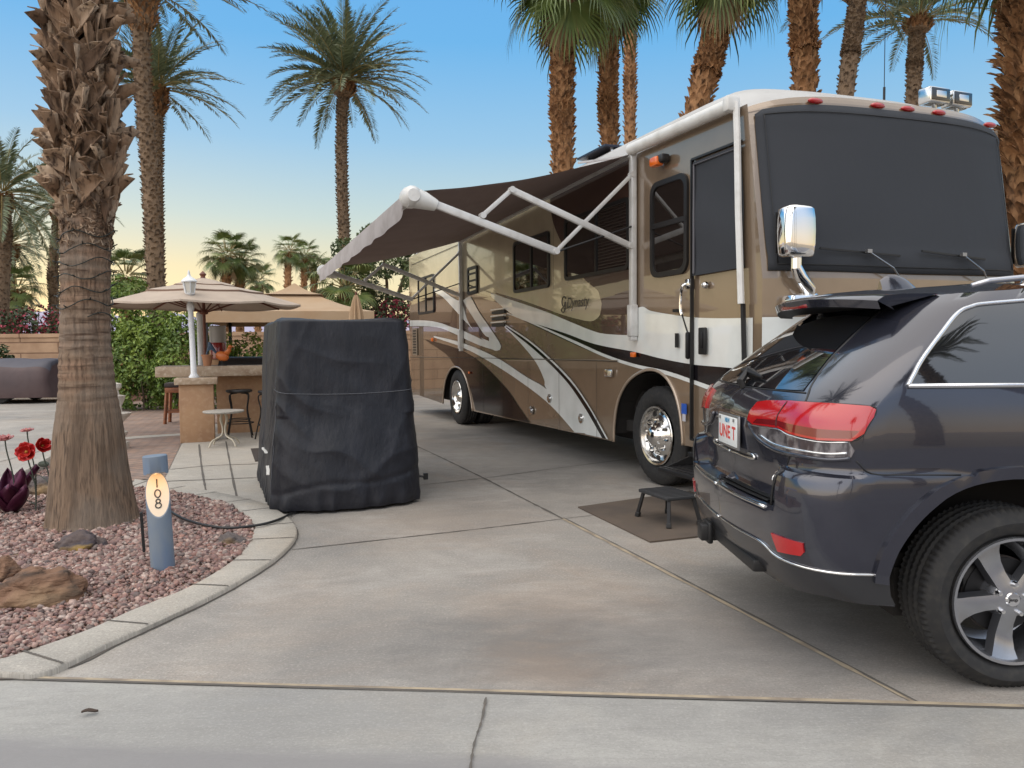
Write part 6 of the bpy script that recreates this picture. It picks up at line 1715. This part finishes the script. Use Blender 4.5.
small_fan('fan_palm', 'bushy low fan palm above the flowering shrub on the wall', 17, 292, 30, .17, 38)
small_fan('fan_palm', 'fan palm low behind the folded umbrella', 345, 292, 25, .15, 39, 26, .8, .8)
# palms across the street behind the photographer, seen only as reflections
for k, (x, y, z, s_) in enumerate(((7.6, -6.5, 10.0, 51), (12.0, -8.5, 12.5, 52), (2.0, -14, 9.0, 53), (-8, -16, 8.2, 54))):
    src = bpy.data.objects['date_palm.002'] if k else bpy.data.objects['date_palm.002']
    c = copy_tree(src); c.location = (x, y, 0); c.rotation_euler = (0, 0, k*1.3); c.scale = (1, 1, z/7.6)
    c['label'] = ['date palm across the street nearest the SUV', 'date palm across the street behind the nearest one', 'tallest date palm across the street', 'date palm across the street at the left'][k]
    for ch in c.children:
        if ch.name.startswith('crown'): ch.scale = (1, 1, 7.6/z)
    c['group'] = 'palms across the street'

# ---------------- the big trunk in front
fb_ = gp(90, 527)
bp0 = thing('big_palm', 'thick palm in the gravel bed with a shaggy upper trunk and string lights', 'palm tree', (fb_.x, fb_.y+.05, 0), 0)
Yp = fb_.y+.05
PP = [Vector((0, 0, -.05))] + [dp(px, py, Yp)-Vector((fb_.x, Yp, 0)) for px, py in ((90, 470), (88, 400), (85.5, 335), (86, 260), (86.5, 205), (85, 130), (82, 50), (79, -40), (77, -130), (72, -300), (66, -500), (60, -680))]
PP = [Vector(v) for v in cr(PP, 6)]
HT = PP[-1].z
RZ = [(-.05, .40), (0, .37), (.06, .345), (.25, .315), (.5, .283), (.8, .255), (1.1, .210), (1.5, .186), (2.0, .178), (2.45, .182), (2.6, .19), (3, .170), (4, .166), (6, .17), (12, .2)]
zs = [trunk_frame(PP, k/400)[0].z for k in range(401)]
def s_of(z): return next((k/400 for k in range(401) if zs[k] >= z), 1)
def rbig(s_): return interp(RZ, trunk_frame(PP, s_)[0].z)
BARKBIG = M_('big_palm_bark', (.215, .148, .100), .95, nz=[((1, 1, 12), (.265, .165, .108), .45, .62, 3, 'v'), ((58, 58, 2.0), (.085, .058, .040), .47, .66, 4, 'i'), ((12, 12, .8), (.13, .09, .062), .5, .7, 4, 'i'), ((50, 50, 9), (.115, .072, .048), .50, .66, 4, 'v'), ((2.2, 2.2, 2.2), (.205, .165, .130), .48, .7), ((3, 3, 34), (.085, .052, .034), .56, .70, 3, 'v')], bump=[((58, 58, 2.0), .8, .02), ((70, 70, 30), .4, .006)])
mb = MB(); rows = []; NS, NZ = 120, 260
for i in range(NZ+1):
    s_ = i/NZ*s_of(2.9); c, t = trunk_frame(PP, s_); r_ = rbig(s_); row = []; mb.cur = sstep(.75, 1.35, c.z)
    ring = (.0035*math.sin(c.z*2*PI*13+2.5*noise.noise(Vector((0, 0, c.z*3))))+.006*noise.noise(Vector((0, 3, c.z*7))))*sstep(.7, 1.3, c.z)
    for k in range(NS):
        a_ = 2*PI*k/NS; ca, sa = math.cos(a_), math.sin(a_)
        fis = noise.noise(Vector((ca*6, sa*6, c.z*.9)))*.012 + noise.noise(Vector((ca*17, sa*17, c.z*1.6)))*.010*(1-.55*sstep(.7, 1.5, c.z))
        foot = .05*max(0, noise.noise(Vector((ca*5, sa*5, 2))))*math.exp(-c.z/.10)
        q = r_ + fis + ring + foot
        row.append((c.x+ca*q, c.y+sa*q, c.z))
    rows.append(row)
tw_ = [sstep(.75, 1.35, r_[0][2]) for r_ in rows]
mb.grid(rows, 0, True); mb.a = [tw_[i//NS] for i in range(len(mb.v))]; mb.build('trunk', BARKBIG, bp0, True)
def big_boots():
    mb = MB(); rng = random.Random(5); n = 760
    for k in range(n):
        f_ = k/n; z = 2.50+(HT-2.50)*f_; c, t = trunk_frame(PP, s_of(z)); az = k*2.39996*1.0+rng.uniform(-.2, .2)
        x = Vector((1, 0, 0)); x = (x-t*x.dot(t)).normalized(); y = t.cross(x); o_ = x*math.cos(az)+y*math.sin(az)
        q = .55 if z < 2.62 else 1
        sg = 1 if k % 2 else -1
        boot(mb, c+o_*(interp(RZ, z)*.86), o_, t, rng.uniform(.24, .38)*q, rng.uniform(.12, .21), rng.uniform(.0, .11)*q, sg*rng.uniform(.45, 1.15), rng.uniform(-1, 1)*1.1, rng)
        if rng.random() < .35:
            boot(mb, c+o_*(interp(RZ, z)*.95), o_, t, rng.uniform(.18, .30)*q, rng.uniform(.03, .05), rng.uniform(.3, .8)*q, -sg*rng.uniform(.2, .9), rng.uniform(-1, 1), rng)
    return mb
ob = big_boots().build('leaf_bases', BOOT, bp0, 60); sd = ob.modifiers.new('t', 'SOLIDIFY'); sd.thickness = .008
mb = MB(); rng = random.Random(8)
for k in range(260):
    z = rng.uniform(2.30, 2.62); az = rng.uniform(0, 2*PI); c, t = trunk_frame(PP, s_of(z)); r_ = interp(RZ, z)+.005
    da = rng.uniform(.15, .6)*rng.choice((-1, 1)); mb.cur = rng.random()
    pts = [(c.x+(r_+.012*math.sin(q*.8))*math.cos(az+da*q/5), c.y+(r_+.012*math.sin(q*.8))*math.sin(az+da*q/5), z+rng.uniform(-.01, .01)+.05*q/5*rng.uniform(-1, 1)) for q in range(6)]
    mb.tube(pts, rng.uniform(.003, .008), 3, 0, False)
mb.build('fibres', BOOT, bp0)
cb = date_crown('crown', 40, 3.4, 77, bp0, emin=-.4); cb.location = PP[-1]
# string lights wound round it
mb = MB(); rng = random.Random(4); pts = []
for k in range(430):
    f_ = k/429; z = 1.72 + .72*f_ + .03*math.sin(k*.31); az = f_*2*PI*6.5-1.0; c, t = trunk_frame(PP, s_of(z)); r_ = interp(RZ, z)+.020+.006*math.sin(k*.9)
    pts.append(Vector((c.x+r_*math.cos(az), c.y+r_*math.sin(az), z))+bp0.location)
    if k % 9 == 4:
        o_ = Vector((math.cos(az), math.sin(az), 0)); q = rng.uniform(-.3, .6)
        mb.tube([pts[-1], pts[-1]+(o_*.8+Vector((0, 0, q))).normalized()*.035], [.006, .004], 5)
mb.tube(pts, .0045, 5)
tag(mb.build('string_lights', M_('green_black_wire', (.015, .02, .016), .5), None, True), 'dark string of unlit fairy lights wound round the big palm trunk', 'string lights')

# ------------------------------------------------------------------ hedge, shrubs, tree
LEAF = M_('hedge_leaf', (.045, .085, .015), .5, var=((.09, .15, .022), (.16, .235, .034), (.25, .32, .055)))
LEAFD = M_('dark_leaf', (.022, .042, .016), .5, var=((.045, .075, .028), (.085, .115, .045)))
BOUG = M_('bougainvillea_bract', (.20, .018, .040), .6, var=((.32, .035, .065), (.42, .07, .11)))
TWIG = M_('twig', (.10, .07, .05), .9)
def leafcloud(blobs, count, size, seed, name, mats, parent, share=(1,), gap=.35):
    """many small folded leaves through the volume of some blobs"""
    rng = random.Random(seed); mb = MB(); vol = [b[3]*b[4]*b[5] for b in blobs]; tot = sum(vol)
    for b, v in zip(blobs, vol):
        for _ in range(int(count*v/tot)):
            while True:
                p = Vector((rng.uniform(-1, 1), rng.uniform(-1, 1), rng.uniform(-1, 1)))
                if p.length > 1: continue
                if rng.random() > .25+.75*p.length**2: continue
                w_ = Vector((b[0]+p.x*b[3], b[1]+p.y*b[4], b[2]+p.z*b[5]))
                if noise.noise(w_*1.9+Vector((seed, 0, 0))) < -gap+.0: continue
                if p.length > .72+.28*noise.noise(w_*2.7+Vector((0, seed, 0)))+.2: continue
                break
            o_ = (p*.6+Vector((rng.uniform(-1, 1), rng.uniform(-1, 1), rng.uniform(-.4, 1)))).normalized()
            t = o_.cross(Vector((rng.uniform(-1, 1), rng.uniform(-1, 1), rng.uniform(-1, 1)))).normalized(); s_ = o_.cross(t)
            l_ = size*rng.uniform(.6, 1.4); m = 0; r2 = rng.random(); acc = 0
            for i, q in enumerate(share):
                acc += q
                if r2 <= acc: m = i; break
            mb.cur = min(1, max(0, .5+.45*noise.noise(w_*1.2)+rng.uniform(-.3, .3)))
            c = w_; mb.quad(c-t*l_*.5, c+s_*l_*.27+o_*l_*.05, c+t*l_*.5-o_*l_*.1, c-s_*l_*.27+o_*l_*.05, m)
    return mb.build(name, mats, parent)
def bush(name, label, cat, loc, blobs, count, size, seed, mats, share=(1,), group=None, gap=.35):
    t = thing(name, label, cat, loc, 0, group)
    leafcloud(blobs, count, size, seed, 'foliage', mats, t, share, gap)
    mb = MB()
    rng = random.Random(seed)
    for b in blobs[:6]:
        for _ in range(2): mb.tube(cr([(b[0]*.8+rng.uniform(-.1, .1), b[1]*.8, -.0), (b[0], b[1], b[2]*.5), (b[0]+rng.uniform(-.3, .3)*b[3], b[1]+rng.uniform(-.3, .3)*b[4], b[2]+b[5]*.4)], 4), [.025, .024, .023, .022, .02, .018, .015, .012, .010], 5)
    mb.build('stems', TWIG, t)
    return t
hx = at(150, 18.2)
bush('hedge', 'bright green leafy hedge behind the big palm trunk and the bar', 'hedge', (hx[0], 18.4, 0), [(-1.2, .2, 1.0, .9, .8, 1.15), (-.3, 0, 1.05, .9, .8, 1.2), (.55, 0, 1.1, .85, .8, 1.15), (1.25, .3, 1.0, .7, .7, 1.1), (-.3, .3, 1.9, .8, .7, .75), (-1.0, .3, 2.3, .7, .6, .8), (-.7, .3, 2.8, .5, .5, .5), (.5, .4, 1.9, .7, .6, .6), (2.0, .8, .9, .7, .6, 1.0)], 17000, .105, 61, [LEAF])
x = at(25, 24.8); bush('flowering_shrub', 'bougainvillea with dull red bracts on the wall behind the covered trailer', 'shrub', (x[0], 25.3, 0), [(-1.0, 0, 2.3, .9, .6, .55), (0, 0, 2.4, .9, .6, .6), (.7, 0, 2.2, .6, .5, .45), (-2.0, 0, 2.2, .9, .6, .5), (-3.2, 0, 2.3, .9, .6, .5), (.1, 0, 1.2, 1.4, .4, 1.1)], 5200, .13, 62, [LEAFD, BOUG], (.66, .34), 'flowering shrubs on the back wall')
x = at(385, 24.8); bush('flowering_shrub', 'red bougainvillea on the wall at the tail of the motorhome', 'shrub', (x[0], 25.2, 0), [(-.7, 0, 2.35, .8, .6, .5), (.1, 0, 2.5, .8, .6, .55), (.8, 0, 2.3, .7, .5, .45), (0, 0, 1.2, 1.2, .4, 1.1)], 3600, .13, 63, [LEAFD, BOUG], (.55, .45), 'flowering shrubs on the back wall')
x = at(4, 23.6); bush('plant', 'small grey-green plant sticking up behind the covered trailer', 'plant', (x[0], 23.6, 0), [(0, 0, .9, .35, .25, .75)], 350, .18, 64, [LEAFD])
def tree(name, label, loc, blobs, limbs, count, size, seed):
    t = thing(name, label, 'tree', loc)
    mb = MB()
    for l_, r_ in limbs:
        P = cr(l_, 6); mb.tube(P, [r_*(1-.7*i/(len(P)-1)) for i in range(len(P))], 9)
    mb.build('trunk', BARKD, t, True)
    leafcloud(blobs, count, size, seed, 'crown', [LEAFT], t, (1,), .12)
    return t
LEAFT = M_('tree_leaf', (.035, .06, .020), .5, var=((.06, .095, .03), (.115, .15, .05), (.17, .20, .08)))
x = at(388, 26)
tree('leafy_tree', 'loose leafy tree seen between the awning arms and the tail of the motorhome', (x[0], 26, 0),
     [(-.9, 0, 3.9, .75, .8, .55), (.1, 0, 4.3, .8, .8, .6), (.9, 0, 3.7, .7, .8, .6), (-.3, 0, 3.2, .6, .7, .4), (.6, 0, 3.0, .6, .6, .4), (-1.3, 0, 4.7, .6, .6, .5), (-.2, 0, 5.2, .8, .7, .5), (.8, 0, 4.9, .7, .7, .5), (1.5, 0, 4.3, .6, .6, .6), (-1.6, 0, 3.3, .5, .5, .4)],
     [([(0, 0, 0), (.05, 0, 1.2), (-.05, 0, 2.2), (-.5, 0, 3.2), (-1.0, 0, 4.4)], .13), ([(-.02, 0, 2.0), (.3, 0, 3.0), (.7, 0, 4.2), (.8, 0, 4.9)], .09), ([(-.1, 0, 2.4), (0, 0, 3.6), (-.2, 0, 5.2)], .08), ([(.4, .1, 0), (.75, .1, 1.5), (.9, .1, 2.6), (1.4, 0, 4.0)], .10)], 6500, .12, 66)
